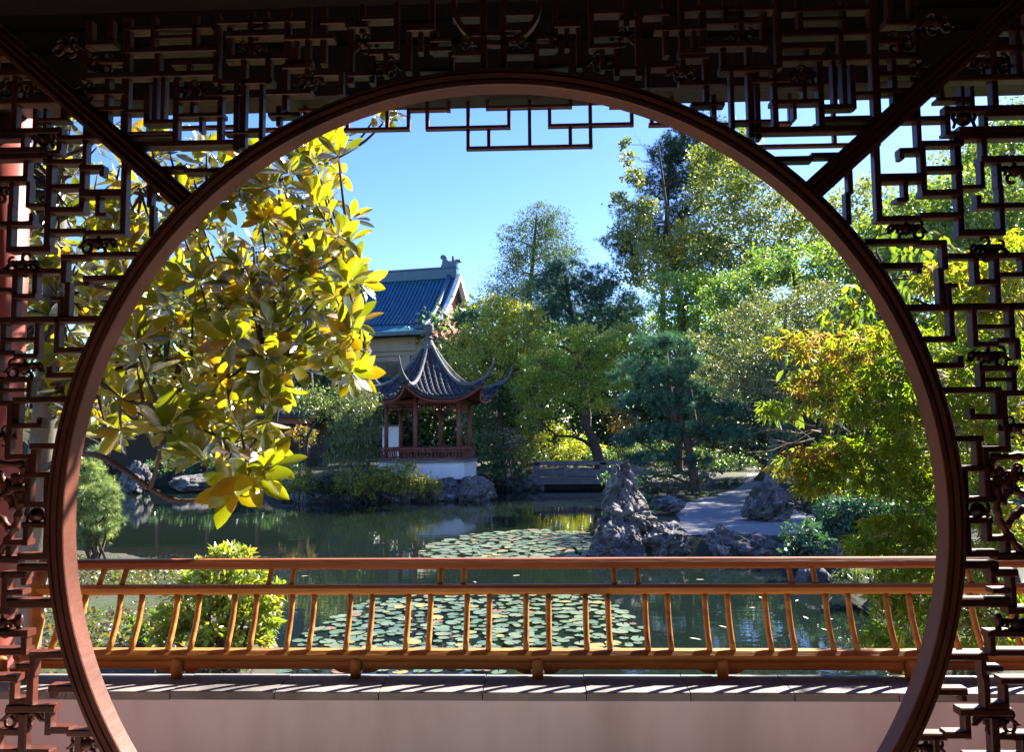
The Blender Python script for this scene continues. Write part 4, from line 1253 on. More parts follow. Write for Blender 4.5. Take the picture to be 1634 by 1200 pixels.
# --- far trees against the sky
tree('feathery_conifer', 'pale feathery conifer rising alone against the sky behind the kiosk', 50, [(862, 342, 20), (855, 365, 32), (885, 362, 28), (840, 392, 38), (885, 395, 36), (815, 415, 24), (905, 425, 34), (860, 432, 48), (815, 455, 36), (905, 470, 40), (790, 480, 30), (850, 490, 52), (805, 372, 14)],
     (860, 740), .19, [(.15, .21, .085), (.12, .18, .075), (.19, .24, .09)], mat='needle', tr=.35, layers=1.5, spread=.22, squash=1.1, aspect=.35, droop=.3, cl=20)
tree('tall_dark_pine', 'tall dark pine with jagged layers behind the yellow green sweetgum', 50, [(1078, 215, 22), (1062, 245, 30), (1095, 255, 40), (1120, 220, 45), (1050, 290, 36), (1010, 345, 30), (985, 385, 26), (1090, 310, 50), (1030, 390, 40), (1150, 270, 50), (1070, 360, 50), (1000, 410, 22), (1110, 400, 50)],
     (1090, 740), .34, [(.032, .066, .044), (.045, .085, .054), (.028, .056, .038)], mat='needle', tr=.3, layers=2.0, squash=.55, spread=.20, tpl='tuft', aspect=1, cl=14)
tree('sweetgum_tree', 'tall yellow green sweetgum with an airy top right of the open sky', 43, [(998, 228, 13), (1003, 252, 17), (1012, 285, 20), (990, 322, 20), (1030, 335, 26), (1008, 372, 34), (1050, 420, 48), (1010, 440, 30), (1128, 262, 36), (1170, 232, 44), (1150, 310, 54), (1205, 290, 50), (1240, 345, 54), (1172, 378, 62), (1105, 390, 48), (1285, 375, 48), (1225, 425, 56), (1140, 440, 56), (1090, 455, 42)],
     (1120, 740), .17, [(.14, .21, .05), (.18, .24, .055), (.11, .17, .045), (.25, .24, .06)], tr=.22, layers=3.0, spread=.17, shell=.35, aspect=.8, cl=16)
tree('round_green_tree', 'pale green tree crown behind the magnolia at left', 47, [(470, 395, 44), (505, 405, 40), (440, 430, 50), (530, 440, 36), (490, 450, 46), (405, 420, 40), (540, 485, 34)], (480, 740), .24, [(.075, .115, .035), (.10, .14, .04), (.055, .09, .03)], tr=.3, layers=1.6, spread=.2)
tree('leafy_tree', 'light leafy tree beyond the lattice at the far right', 40, [(1400, 300, 30), (1380, 340, 42), (1500, 330, 46), (1570, 250, 42), (1610, 220, 40), (1600, 300, 60), (1450, 385, 56), (1535, 400, 60), (1620, 390, 60), (1370, 400, 50), (1330, 330, 36), (1325, 395, 44), (1680, 300, 80), (1335, 530, 60), (1300, 560, 50), (1380, 480, 60)], (1490, 740), .18, [(.17, .22, .045), (.21, .25, .05), (.13, .185, .04)], tr=.3, layers=2.0, spread=.22, shell=.4, aspect=.75)
tree('spreading_green_tree', 'broad mid green tree above the olive grey one', 32, [(1185, 462, 48), (1228, 425, 46), (1290, 425, 52), (1350, 425, 54), (1410, 450, 50), (1300, 480, 52), (1380, 500, 50), (1440, 510, 50), (1140, 480, 40)], (1300, 740), .13, [(0.122, 0.231, 0.052), (0.163, 0.278, 0.061), (0.101, 0.197, 0.048)], tr=.28, layers=3.0, aspect=.7, spread=.13, cl=60)
tree('dark_cedar', 'dark blue green cedar between the kiosk trees and the sweetgum', 44, [(905, 440, 36), (950, 445, 34), (870, 470, 40), (925, 480, 46), (975, 480, 42), (880, 515, 46), (950, 525, 50), (1010, 500, 40), (745, 512, 20), (765, 498, 24)], (930, 740), .30, [(0.075, 0.159, 0.101), (0.101, 0.211, 0.126), (0.059, 0.126, 0.085)], mat='needle', tr=.32, layers=1.6, squash=.6, tpl='tuft', aspect=1)
tree('light_green_tree', 'light green rounded tree filling the middle between sweetgum and pine', 39, [(1060, 465, 40), (1110, 470, 46), (1160, 470, 46), (1080, 515, 40), (1120, 520, 50), (1170, 525, 46), (1210, 500, 40)], (1080, 745), .13, [(0.223, 0.386, 0.081), (0.304, 0.446, 0.091), (0.183, 0.315, 0.073)], tr=.25, layers=2.5, aspect=.7, spread=.13, cl=60)
# --- trees round the kiosk
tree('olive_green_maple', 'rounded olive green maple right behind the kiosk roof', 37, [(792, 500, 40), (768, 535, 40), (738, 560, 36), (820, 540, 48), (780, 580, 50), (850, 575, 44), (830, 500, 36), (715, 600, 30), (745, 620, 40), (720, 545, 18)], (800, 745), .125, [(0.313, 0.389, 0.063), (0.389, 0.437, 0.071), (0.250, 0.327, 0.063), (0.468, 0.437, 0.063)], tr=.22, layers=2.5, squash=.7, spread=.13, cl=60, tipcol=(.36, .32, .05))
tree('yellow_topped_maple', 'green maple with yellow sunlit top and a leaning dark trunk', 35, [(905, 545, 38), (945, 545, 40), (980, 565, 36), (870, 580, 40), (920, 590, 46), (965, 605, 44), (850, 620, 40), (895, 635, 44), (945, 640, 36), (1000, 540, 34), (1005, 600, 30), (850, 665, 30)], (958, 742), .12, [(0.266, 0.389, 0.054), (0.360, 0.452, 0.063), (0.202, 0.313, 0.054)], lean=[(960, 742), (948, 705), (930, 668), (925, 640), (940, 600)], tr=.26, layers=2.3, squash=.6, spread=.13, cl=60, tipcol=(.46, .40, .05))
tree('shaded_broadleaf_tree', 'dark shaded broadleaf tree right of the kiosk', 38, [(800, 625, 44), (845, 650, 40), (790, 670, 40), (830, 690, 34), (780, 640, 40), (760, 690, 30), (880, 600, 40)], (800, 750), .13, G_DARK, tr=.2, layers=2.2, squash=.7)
shrub('understory_shrub', 'sunlit yellow green understory bush behind the bridge', 37.5, [(850, 705, 26), (885, 695, 28), (915, 705, 26), (870, 722, 24), (905, 725, 24), (940, 715, 20), (835, 722, 18)], .16, G_YEL, layers=1.6, squash=.6)
shrub('hydrangea_shrub', 'shrub with pale pink flower heads right of the kiosk', 33.0, [(815, 700, 20), (825, 715, 24), (805, 722, 20)], .13, [(.10, .12, .05), (.40, .30, .30), (.09, .12, .04), (.16, .15, .08)], layers=1.5)
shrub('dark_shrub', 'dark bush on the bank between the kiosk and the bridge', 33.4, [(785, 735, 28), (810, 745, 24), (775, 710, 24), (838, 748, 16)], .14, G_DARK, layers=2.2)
shrub('orange_leaved_shrub', 'rusty orange leaved shrub behind the leaning maple trunk', 37.0, [(985, 670, 26), (1000, 690, 24), (975, 650, 20)], .15, [(.18, .14, .02), (.20, .10, .02), (.10, .11, .02)], layers=1.5)
# --- pine and its neighbours
tree('black_pine', 'dark blue green pine with flat needle pads over the gravel path', 26.5, [(1040, 545, 32), (1082, 552, 34), (1025, 580, 30), (1105, 585, 36), (1055, 600, 40), (1130, 620, 36), (1020, 640, 36), (1075, 645, 42), (1150, 655, 36), (1040, 690, 38), (1105, 690, 40), (1165, 690, 34), (1000, 700, 28), (1060, 725, 28), (1020, 735, 24), (1120, 735, 20), (1000, 600, 24)],
     (1112, 765), .20, [(0.073, 0.177, 0.133), (0.097, 0.215, 0.157), (0.055, 0.133, 0.107)], mat='needle', tr=.17, lean=[(1112, 765), (1100, 720), (1085, 660), (1090, 600), (1070, 545)], layers=2.0, squash=.33, tpl='tuft', aspect=1, shell=.3, spread=.17)
tree('olive_grey_tree', 'fine leaved olive grey tree with pale twigs right of the pine', 23, [(1182, 512, 40), (1240, 492, 48), (1300, 475, 46), (1215, 560, 52), (1280, 545, 54), (1155, 565, 38), (1330, 520, 44), (1175, 615, 42), (1235, 615, 44), (1120, 545, 26), (1135, 600, 26)], (1215, 760), .085, G_OLIVE, bark='greybark', tr=.12, layers=1.5, squash=.7, spread=.17, shell=.2, aspect=.5, cl=30)
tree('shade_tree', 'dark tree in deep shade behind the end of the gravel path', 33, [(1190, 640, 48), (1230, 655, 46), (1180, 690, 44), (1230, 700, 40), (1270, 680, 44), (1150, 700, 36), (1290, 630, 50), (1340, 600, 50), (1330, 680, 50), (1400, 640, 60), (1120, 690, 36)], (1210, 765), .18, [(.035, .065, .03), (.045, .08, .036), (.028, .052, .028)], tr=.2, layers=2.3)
shrub('clipped_round_shrub', 'clipped teal round shrub half hidden by the maple', 21.5, [(1238, 692, 24), (1252, 690, 24), (1240, 712, 20)], .085, G_TEAL, layers=3.0, shell=.75, spread=.07)
shrub('juniper_shrub', 'low creeping juniper tuft on the left edge of the gravel path', 19.6, [(1030, 800, 13), (1042, 806, 12), (1020, 796, 9)], .10, G_TEAL, mat='needle', tpl='tuft', aspect=1, layers=1.6)
shrub('juniper_shrub', 'low green tuft beside the bend of the gravel path', 25.5, [(1108, 793, 12), (1124, 792, 13), (1095, 796, 9), (1138, 790, 8)], .10, [(.03, .07, .03), (.04, .085, .03)], layers=1.8, squash=.5)
shrub('juniper_shrub', 'small dark cushion shrub by the stone lantern', 29.2, [(1160, 772, 10), (1170, 770, 9), (1152, 775, 8)], .10, [(.03, .06, .025), (.04, .07, .03)], layers=1.8, squash=.6)
shrub('evergreen_shrub', 'large glossy dark green shrub right of the squat rock', 14.2, [(1340, 818, 34), (1385, 820, 36), (1420, 828, 32), (1360, 845, 34), (1400, 850, 32), (1325, 832, 22), (1445, 815, 30)], .105, G_TEAL + [(.04, .09, .04)], mat='gloss', layers=4.2, tpl='ovate', aspect=.45, shell=.55)
shrub('evergreen_shrub', 'small glossy dark green shrub at the water edge', 13.4, [(1283, 850, 24), (1268, 865, 20), (1300, 868, 20), (1283, 876, 18)], .10, G_TEAL + [(.04, .09, .04)], mat='gloss', layers=4.2, tpl='ovate', aspect=.45, shell=.55)
shrub('fern_bank', 'dark ground cover bank between the squat rock and the maple', 16.0, [(1285, 800, 26), (1310, 790, 26), (1350, 785, 28), (1270, 815, 16), (1300, 760, 26), (1350, 755, 30), (1400, 780, 30)], .10, [(.030, .055, .022), (.04, .06, .025), (.06, .05, .025)], layers=2.0, squash=.6, cat='ground plants')
shrub('bank_plants', 'brownish low plants on the bank behind the pinnacle rock', 25.0, [(1040, 785, 16), (1065, 780, 16), (1090, 778, 14), (1015, 782, 16), (1110, 772, 12)], .10, [(.10, .09, .04), (.06, .08, .03), (.13, .09, .05)], layers=2.0, squash=.5, cat='ground plants')
shrub('bank_plants', 'shaded green ground plants under the dark pine', 29.0, [(1000, 765, 20), (1035, 762, 20), (1070, 760, 20), (1105, 758, 18), (1140, 757, 16), (970, 768, 16)], .12, G_TEAL + G_DARK, layers=2.2, squash=.5, cat='ground plants')
GB = [(.08, .13, .03), (.11, .16, .035), (.06, .10, .03), (.14, .15, .04)]
shrub('sedge_clump', 'drooping green sedge on the right bank below the evergreen shrubs', 11.4, [(1345, 915, 20), (1385, 908, 26), (1430, 912, 30), (1465, 930, 32), (1400, 935, 24), (1368, 928, 18)], .16, GB, tpl='blade', aspect=.10, layers=2.6, droop=.5, squash=.6, cat='ground plants')
shrub('sedge_clump', 'green sedge on the near right bank under the maple', 9.2, [(1428, 985, 24), (1470, 985, 32), (1500, 970, 40), (1450, 1005, 26)], .15, GB, tpl='blade', aspect=.09, layers=2.4, droop=.5, squash=.6, cat='ground plants')
shrub('sedge_clump', 'dark sedge at the foot of the right bank by the parapet', 7.6, [(1455, 1045, 28), (1500, 1040, 36), (1540, 1030, 40)], .14, GB, tpl='blade', aspect=.09, layers=2.4, droop=.5, squash=.6, cat='ground plants')
# --- far left bank
tree('small_bent_tree', 'little broadleaf tree with a bent trunk left of the bamboo', 31, [(488, 640, 30), (520, 635, 30), (462, 640, 22), (500, 655, 26), (535, 655, 20), (470, 632, 20)], (492, 745), .13, [(.06, .11, .025), (.09, .14, .03), (.12, .16, .035)], tr=.10, lean=[(494, 745), (488, 710), (500, 680), (512, 668), (505, 645)], layers=1.7, squash=.6)
tree('orange_tinted_shrub_tree', 'small golden orange shrub below the bent tree', 31.5, [(475, 690, 18), (488, 702, 18), (462, 700, 14)], (478, 745), .12, [(.26, .18, .03), (.20, .12, .025), (.12, .13, .025)], tr=.06, layers=1.5, cat='shrub')
shrub('bamboo_clump', 'grey green bamboo clump just left of the kiosk', 28.0, [(560, 650, 30), (585, 640, 24), (545, 690, 32), (580, 685, 34), (560, 725, 36), (588, 725, 22), (535, 740, 26), (600, 655, 14)], .14, [(.09, .13, .05), (.11, .15, .055), (.13, .18, .045)], tpl='blade', aspect=.16, layers=1.5, droop=.8, cat='bamboo')
tree('clipped_hedge_tree', 'lime topped leafy tree close to the left kiosk column', 31.0, [(590, 640, 26), (600, 660, 22), (575, 630, 22), (560, 640, 20)], (590, 745), .12, [(.10, .15, .025), (.13, .18, .03), (.07, .12, .025)], tr=.08, layers=1.8)
for i, (px, py, r, lb) in enumerate([(478, 766, 27, 'rounded yellow green azalea at the left end of the kiosk bank'), (520, 776, 24, 'darker green azalea second from the left on the kiosk bank'), (562, 768, 27, 'olive azalea below the bamboo clump'), (602, 768, 32, 'yellow green azalea at the left foot of the kiosk'), (640, 758, 31, 'taller yellow green azalea in front of the white plinth'), (680, 773, 21, 'low azalea right below the white plinth wall')]):
    bl = [(px + dx * r, py + dy * r, r * q) for dx, dy, q in ((-.5, .1, .7), (.5, .1, .7), (0, -.25, .75), (0, .35, .7), (.9, .4, .45), (-.9, .4, .45))]
    shrub('azalea_bush', lb, 27.9 - .03 * i, bl, .085, [(0.294, 0.304, 0.046), (0.378, 0.357, 0.058), (0.210, 0.252, 0.046)] if i != 1 else [(.04, .075, .02), (.06, .09, .02)], group='azaleas along the kiosk bank', layers=1.9, squash=.7)
shrub('dark_hedge', 'dark low hedge along the far left shore', 35.0, [(390, 745, 26), (340, 742, 26), (430, 742, 26), (290, 745, 22), (465, 745, 22), (250, 748, 20), (150, 745, 26), (100, 742, 30)], .15, G_DARK + G_TEAL, layers=2.0, squash=.6, cat='hedge')
tree('far_left_tree', 'dark green tree behind the covered corridor at left', 46, [(150, 590, 60), (250, 570, 60), (340, 560, 60), (420, 560, 50), (60, 580, 60), (300, 500, 60), (180, 500, 60), (520, 560, 40), (560, 600, 34)], (280, 740), .24, G_MID + G_DARK, tr=.3, layers=1.7)
shrub('juniper_bush', 'pale grey green feathery juniper on the left bank', 12.6, [(150, 765, 22), (135, 745, 18), (168, 790, 22), (140, 800, 28), (160, 830, 26), (140, 850, 26), (175, 815, 14), (150, 725, 14), (120, 820, 20)], .095, [(0.237, 0.309, 0.155), (0.309, 0.382, 0.164), (0.182, 0.237, 0.109), (0.400, 0.473, 0.146)], mat='needle', tpl='tuft', aspect=1, layers=3.2, shell=.6)
shrub('lime_leaved_shrub', 'bright lime leaved shrub on the left bank behind the railing', 7.5, [(345, 905, 30), (385, 920, 32), (310, 925, 30), (360, 950, 40), (410, 955, 34), (300, 970, 34), (345, 995, 40), (400, 995, 36), (275, 1000, 30), (428, 985, 22), (260, 1022, 22), (340, 1025, 30), (400, 1025, 26), (380, 890, 18)], .090, [(0.216, 0.297, 0.034), (0.284, 0.338, 0.038), (0.149, 0.230, 0.034), (0.365, 0.351, 0.041)], tpl='ovate', aspect=.42, layers=5.0, shell=.55, out=.9)
shrub('low_green_shrub', 'low dark leaved shrub beside the lime shrub on the left bank', 7.9, [(215, 1010, 22), (240, 990, 20), (228, 1025, 20), (245, 1020, 18)], .07, G_MID, tpl='ovate', aspect=.45, layers=3.5)

# --- big trees on the right that shade the path
tree('overhanging_tree', 'big leafy tree at the far right shading the gravel path', 28.5, [(1385, 398, 64, 0), (1400, 385, 50), (1450, 345, 56), (1410, 440, 56), (1480, 430, 66), (1500, 470, 60), (1530, 285, 54), (1590, 240, 56), (1660, 205, 70), (1740, 260, 90), (1560, 420, 70), (1620, 480, 80), (1480, 400, 50), (1680, 400, 90), (1720, 520, 100), (1600, 350, 60), (1540, 540, 60), (1650, 600, 80), (1780, 420, 100), (1690, 280, 80), (1500, 560, 50), (1800, 620, 100)], (1640, 800), .16, G_MID + [(.12, .16, .03)], tr=.3, layers=2.0, aspect=.7)
tree('overhanging_tree', 'dense green tree behind the lattice right of the path end', 33, [(1420, 560, 50), (1470, 520, 55), (1530, 560, 60), (1600, 540, 70), (1450, 620, 50), (1540, 640, 60), (1620, 640, 70), (1700, 560, 90), (1700, 660, 90), (1500, 690, 50), (1780, 480, 100)], (1560, 780), .18, G_MID + G_DARK, tr=.3, layers=2.0, aspect=.7)
for lb, D, xs, y in (('dark low hedge closing the lawn right of the bridge', 42, range(1000, 1270, 30), 728), ('low dark hedge behind the bridge', 39, range(790, 1000, 26), 733)):
    shrub('boundary_hedge', lb, D, [(x, y + rng.uniform(-6, 6), 24) for x in xs], .16, G_DARK + [(.06, .09, .025)], layers=2.2, cat='hedge')
tree('overhanging_tree', 'leafy tree in front at the far right leaning over the evergreen shrubs', 24.5, [(1440, 360, 48), (1500, 335, 60), (1475, 410, 60), (1545, 385, 66), (1425, 415, 40), (1560, 320, 60), (1610, 380, 70)], (1660, 810), .15, G_MID + [(.16, .21, .04)], tr=.25, layers=2.6, aspect=.7)
# --- dark woodland closing the view
def woods():
    P = []
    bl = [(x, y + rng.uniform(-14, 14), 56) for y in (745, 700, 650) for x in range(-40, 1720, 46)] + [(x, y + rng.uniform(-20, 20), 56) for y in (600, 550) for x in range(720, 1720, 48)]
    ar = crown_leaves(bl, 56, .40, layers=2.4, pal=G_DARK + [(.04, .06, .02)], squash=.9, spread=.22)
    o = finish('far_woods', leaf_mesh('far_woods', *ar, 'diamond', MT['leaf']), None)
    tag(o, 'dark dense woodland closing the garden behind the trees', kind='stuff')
woods()

# --- ground cover, moss and fallen leaves on the near left bank
def ground_cover():
    n = 45000
    x = rng.uniform(-9.5, -1.6, n); y = rng.uniform(3.9, 13.5, n)
    d = sdist(x, y, POND)
    k = (d > .25) & (np.sin(x * 2.1 + y) * np.sin(y * 1.7 - x * .6) + rng.normal(size=n) * .35 > -.15)
    x, y = x[k], y[k]
    z = ground_z(x, y) + .01
    n = len(x)
    pal = np.array([(.07, .11, .02), (.10, .14, .025), (.05, .08, .02), (.14, .15, .03), (.16, .09, .04)])
    ax = unit(rng.normal(size=(n, 3)) * np.array((1, 1, .5)) + np.array((0, 0, .7)))
    nr = unit(rand_dirs(n) + np.array((0, 0, 1.2)))
    L = rng.uniform(.03, .075, n)
    o = finish('ground_cover', leaf_mesh('ground_cover', np.stack([x, y, z], -1), ax, nr, L, L * .6, pal[rng.integers(0, 5, n)], 'diamond', MT['leaf']), None)
    tag(o, 'small green and russet ground cover leaves on the left bank', kind='stuff')
    n = 5000
    x = rng.uniform(-9, -3.2, n); y = rng.uniform(7, 13, n)
    d = sdist(x, y, POND); k = (d > .02) & (d < 1.1); x, y = x[k], y[k]; n = len(x)
    s = rng.uniform(.015, .05, n)
    tv = np.array([(1, 0, 0), (-.5, .8, 0), (-.5, -.8, 0), (0, 0, .6), (0, 0, -.4)]); tf = np.array([(0, 1, 3), (1, 2, 3), (2, 0, 3), (1, 0, 4), (2, 1, 4), (0, 2, 4)])
    a = rng.uniform(0, 6.28, n); ca, sa = np.cos(a), np.sin(a)
    v = np.empty((n, 5, 3)); v[:, :, 0] = x[:, None] + s[:, None] * (tv[:, 0] * ca[:, None] - tv[:, 1] * sa[:, None]); v[:, :, 1] = y[:, None] + s[:, None] * (tv[:, 0] * sa[:, None] + tv[:, 1] * ca[:, None])
    v[:, :, 2] = ground_z(x, y)[:, None] + s[:, None] * tv[:, 2]
    o = finish('pebbles', np_mesh('pebbles', v.reshape(-1, 3), (tf[None] + (np.arange(n) * 5)[:, None, None]).reshape(-1, 3)), surf('pale shore pebbles', (.24, .22, .21), (.45, .42, .41), 9, .8, None, 0, coord='World'), None)
    tag(o, 'pale pebbles along the left shore', kind='stuff')
ground_cover()

# --- lily pads
def pad_mesh(i):
    r_ = random.Random(40 + i)
    n = 16
    a0 = .16
    vs = [(0, 0, 0)]
    for k in range(n):
        a = a0 + (2 * math.pi - 2 * a0) * k / (n - 1)
        r = .5 * (1 + .05 * r_.uniform(-1, 1) + .03 * math.sin(3 * a + i))
        vs.append((r * math.cos(a), r * math.sin(a), .012 + .03 * max(0, math.sin(a * 2 + i * 1.3)) * r_.uniform(.3, 1)))
    top = len(vs)
    fs = [(0, k, k + 1) for k in range(1, n)]
    me = bpy.data.meshes.new('lily_pad'); me.from_pydata(vs, [], fs)
    pal = [(.12, .17, .085), (.085, .145, .06), (.15, .19, .095), (.065, .115, .05), (.27, .24, .05), (.22, .11, .05)]
    at = me.attributes.new('tint', 'FLOAT_COLOR', 'POINT')
    c = pal[i]
    for d_ in at.data: d_.color = (*c, 1)
    me.materials.append(MT['pad'])
    return me
pads = [pad_mesh(i) for i in range(6)]
def inpoly(px, py, poly):
    c = False; n = len(poly)
    for i in range(n):
        ax_, ay_ = poly[i]; bx_, by_ = poly[(i + 1) % n]
        if (ay_ > py) != (by_ > py) and px < (bx_ - ax_) * (py - ay_) / (by_ - ay_) + ax_: c = not c
    return c
def scatter_pads(polys, count, r0, r1, label, group, most):
    poly = [tuple(g2(*p)) for p in polys]
    xs = [p[0] for p in poly]; ys = [p[1] for p in poly]
    pts = []; tries = 0
    while len(pts) < count and tries < 60000:
        tries += 1
        x, y = random.uniform(min(xs), max(xs)), random.uniform(min(ys), max(ys))
        if not inpoly(x, y, poly): continue
        r = random.uniform(r0, r1)
        if any((x - a) ** 2 + (y - b) ** 2 < ((r + q) * .36) ** 2 for a, b, q in pts): continue
        pts.append((x, y, r))
    pts.sort(key=lambda p: -p[2] / p[1])
    rest = MB(); rc = []
    for k, (x, y, r) in enumerate(pts):
        t = random.random()
        me = pads[random.choice((0, 1, 2, 3))] if t < .90 else pads[4] if t < .96 else pads[5]
        loc = (x, y, ZW + .006 + (k % 11) * .0021)
        rot = (random.uniform(-.05, .05), random.uniform(-.05, .05), random.uniform(0, 6.28))
        scl = (r, r * random.uniform(.84, 1.0), r)
        if k >= most:
            mx = Matrix.LocRotScale(Vector(loc), __import__('mathutils').Euler(rot), Vector(scl))
            rest.add([mx @ v.co for v in me.vertices], [tuple(p.vertices) for p in me.polygons])
            rc += [tuple(d_.color) for d_ in me.attributes['tint'].data]
            continue
        o = bpy.data.objects.new('lily_pad', me); link(o)
        o.location, o.rotation_euler, o.scale = loc, rot, scl
        if me is pads[4]: tag(o, 'yellowing ' + label, 'lily pad', group)
        elif me is pads[5]: tag(o, 'russet ' + label, 'lily pad', group)
        else: tag(o, 'pale green ' + label, 'lily pad', group)
    if rc:
        me = bpy.data.meshes.new('small_lily_pads'); me.from_pydata(rest.v, [], rest.f)
        me.attributes.new('tint', 'FLOAT_COLOR', 'POINT').data.foreach_set('color', np.array(rc, np.float32).ravel())
        tag(finish('small_lily_pads', me, MT['pad']), 'small lily pads filling the gaps of the ' + group.split('the ')[-1], kind='stuff')
    return len(pts)
n1 = scatter_pads([(440, 1074), (462, 1030), (505, 1000), (590, 960), (680, 946), (800, 944), (950, 948), (985, 970), (1025, 1002), (1020, 1030), (990, 1050), (900, 1076)], 520, .09, .23, 'lily pad in the crowded patch seen through the railing', 'lily pads in the near patch', 190)
n2 = scatter_pads([(668, 886), (690, 868), (760, 852), (840, 846), (940, 850), (945, 870), (935, 893), (820, 897), (700, 893)], 300, .14, .34, 'lily pad in the patch above the top rail left of the rocks', 'lily pads in the far patch', 100)


# ------------------------------------------------------------------ magnolia by the left end of the railing
def magnolia():
    base = np.array((-3.6, 5.2, gz(-3.6, 5.2) - .05))
    t = thing('magnolia_tree', 'big leaved evergreen magnolia with gold backed leaves hanging in from the left', 'tree', tuple(map(float, base)))
    top = np.array((-3.3, 5.4, 5.2))
    tp = densify(np.array([base, base + (0.08, .05, 1.0), (-3.4, 5.25, 2.4), (-3.45, 5.3, 3.8), top]), 4)
    MB().tube(tp, [.13 * (1 - .75 * i / (len(tp) - 1)) for i in range(len(tp))], 12).build('trunk', MT['greybark'], t, smooth=True)
    poly = [(-60, 150), (190, 205), (330, 215), (395, 240), (440, 255), (505, 225), (545, 245), (535, 300), (560, 340), (572, 420), (590, 455), (580, 500), (590, 555), (560, 600), (520, 605), (470, 620), (420, 650), (440, 690), (440, 735), (380, 760), (330, 700), (255, 720), (180, 690), (60, 700), (-60, 640)]
    W_ = []
    hero = [(402, 758, 3.9, 1.3), (374, 780, 3.95, 1.1), (430, 745, 3.95, 1.0), (262, 690, 3.95, 1.2), (325, 735, 4.0, 1.1), (372, 540, 4.05, 1.15), (425, 572, 4.1, 1.1), (215, 545, 4.05, 1.1), (300, 655, 4.1, .95), (440, 505, 4.5, .95), (560, 350, 4.9, .85), (574, 450, 4.7, .9), (565, 565, 4.6, .95), (580, 585, 4.5, .75), (520, 245, 5.0, .9), (540, 225, 5.1, .75), (545, 275, 5.0, .8), (475, 262, 5.0, .85), (535, 445, 4.8, .9), (530, 560, 4.6, .9), (480, 590, 4.5, .9), (430, 640, 4.3, .85), (385, 690, 4.1, .9), (350, 610, 4.15, .95), (470, 430, 4.7, .9), (500, 350, 4.9, .85), (445, 330, 4.9, .85), (600, 185, 4.6, .8), (625, 180, 4.6, .55)]
    for h in hero: W_.append(h)
    tries = 0
    while len(W_) < 380 and tries < 60000:
        tries += 1
        x, y = random.uniform(-60, 615), random.uniform(150, 740)
        if not inpoly(x, y, poly): continue
        if x > 440 and y < 420 and random.random() < .45: continue
        D = 4.15 + (600 - x) * .0019 + random.uniform(-.15, .40)
        if any((x - a[0]) ** 2 + (y - a[1]) ** 2 < 15 ** 2 for a in W_): continue
        W_.append((x, y, D, random.uniform(.68, 1.0)))
    for i in range(400):
        if len(W_) >= 420: break
        x, y = random.uniform(120, 450), random.uniform(430, 745)
        if not inpoly(x, y, poly) or any((x - a[0]) ** 2 + (y - a[1]) ** 2 < 17 ** 2 for a in W_): continue
        W_.append((x, y, 4.05 + (600 - x) * .0012 + random.uniform(-.15, .3), random.uniform(.8, 1.05)))
    for i in range(26):      # deeper whorls fill the inside of the crown
        x, y = random.uniform(-40, 540), random.uniform(180, 660)
        if inpoly(x, y, poly): W_.append((x, y, 5.0 + (600 - x) * .0022 + random.uniform(0, .5), .9))
    # branches
    br = MB()
    mains = []
    for (ex, ey, D, z0) in ((400, 760, 4.1, 1.5), (590, 560, 4.7, 2.0), (560, 400, 4.8, 2.4), (540, 250, 5.1, 3.0), (330, 300, 4.9, 3.2), (250, 640, 4.3, 1.7), (120, 450, 4.4, 2.3), (420, 560, 4.5, 1.9), (100, 250, 4.8, 3.0)):
        k = min(range(len(tp)), key=lambda i: abs(tp[i][2] - z0))
        e = U(ex, ey, D)
        a = tp[k]
        m1 = a + (e - a) * .4 + np.array((0, 0, .12)); m2 = a + (e - a) * .75 + np.array((0, 0, -.02))
        if (ex, ey) == (400, 760):
            m1, m2 = U(150, 725, 4.3), U(285, 800, 4.15)
        pts = densify(np.array([a, m1, m2, e]), 6)
        br.tube(pts, [.024 * (1 - .72 * i / (len(pts) - 1)) for i in range(len(pts))], 7)
        mains += [(p, .02) for p in pts[4:]]
    mp = np.array([m[0] for m in mains])
    leaves = []
    for (x, y, D, s) in W_:
        c = U(x, y, D)
        j = int(np.argmin(np.linalg.norm(mp - c, axis=1) + np.where(mp[:, 0] > c[0] + .1, .5, 0)))
        a = mp[j]
        mid = a + (c - a) * .55 + np.array((0, 0, -.06 * np.linalg.norm(c - a)))
        L = np.linalg.norm(c - a)
        if L > .05:
            br.tube(densify(np.array([a, mid, c]), 4), [max(.004, .013 * (1 - .65 * i / 8)) for i in range(9)], 6)
        axis_ = unit((c - mid) / (np.linalg.norm(c - mid) + 1e-6) * .7 + np.array((0.25, -.35, .45)) + rng.normal(size=3) * .35)
        nl = random.randint(8, 11)
        e1 = unit(np.cross(axis_, (0.2, .3, .9))); e2 = np.cross(axis_, e1)
        g0 = random.uniform(0, 6.28)
        for q in range(nl):
            g = g0 + q * 2.4
            open_ = .45 + .85 * (q / nl) + random.uniform(-.15, .15)
            d = axis_ * math.cos(open_) + (e1 * math.cos(g) + e2 * math.sin(g)) * math.sin(open_)
            d = unit(d + np.array((0, 0, -.12 - .15 * q / nl)))
            nrm = unit(axis_ - d * np.dot(axis_, d) + rng.normal(size=3) * .12)
            ln = .185 * s * random.uniform(.75, 1.12)
            leaves.append((c + d * .012, d, nrm, ln, ln * random.uniform(.36, .44), D / ln))
    tag(br.build('branches', MT['bark'], t, smooth=True), kind='stuff')
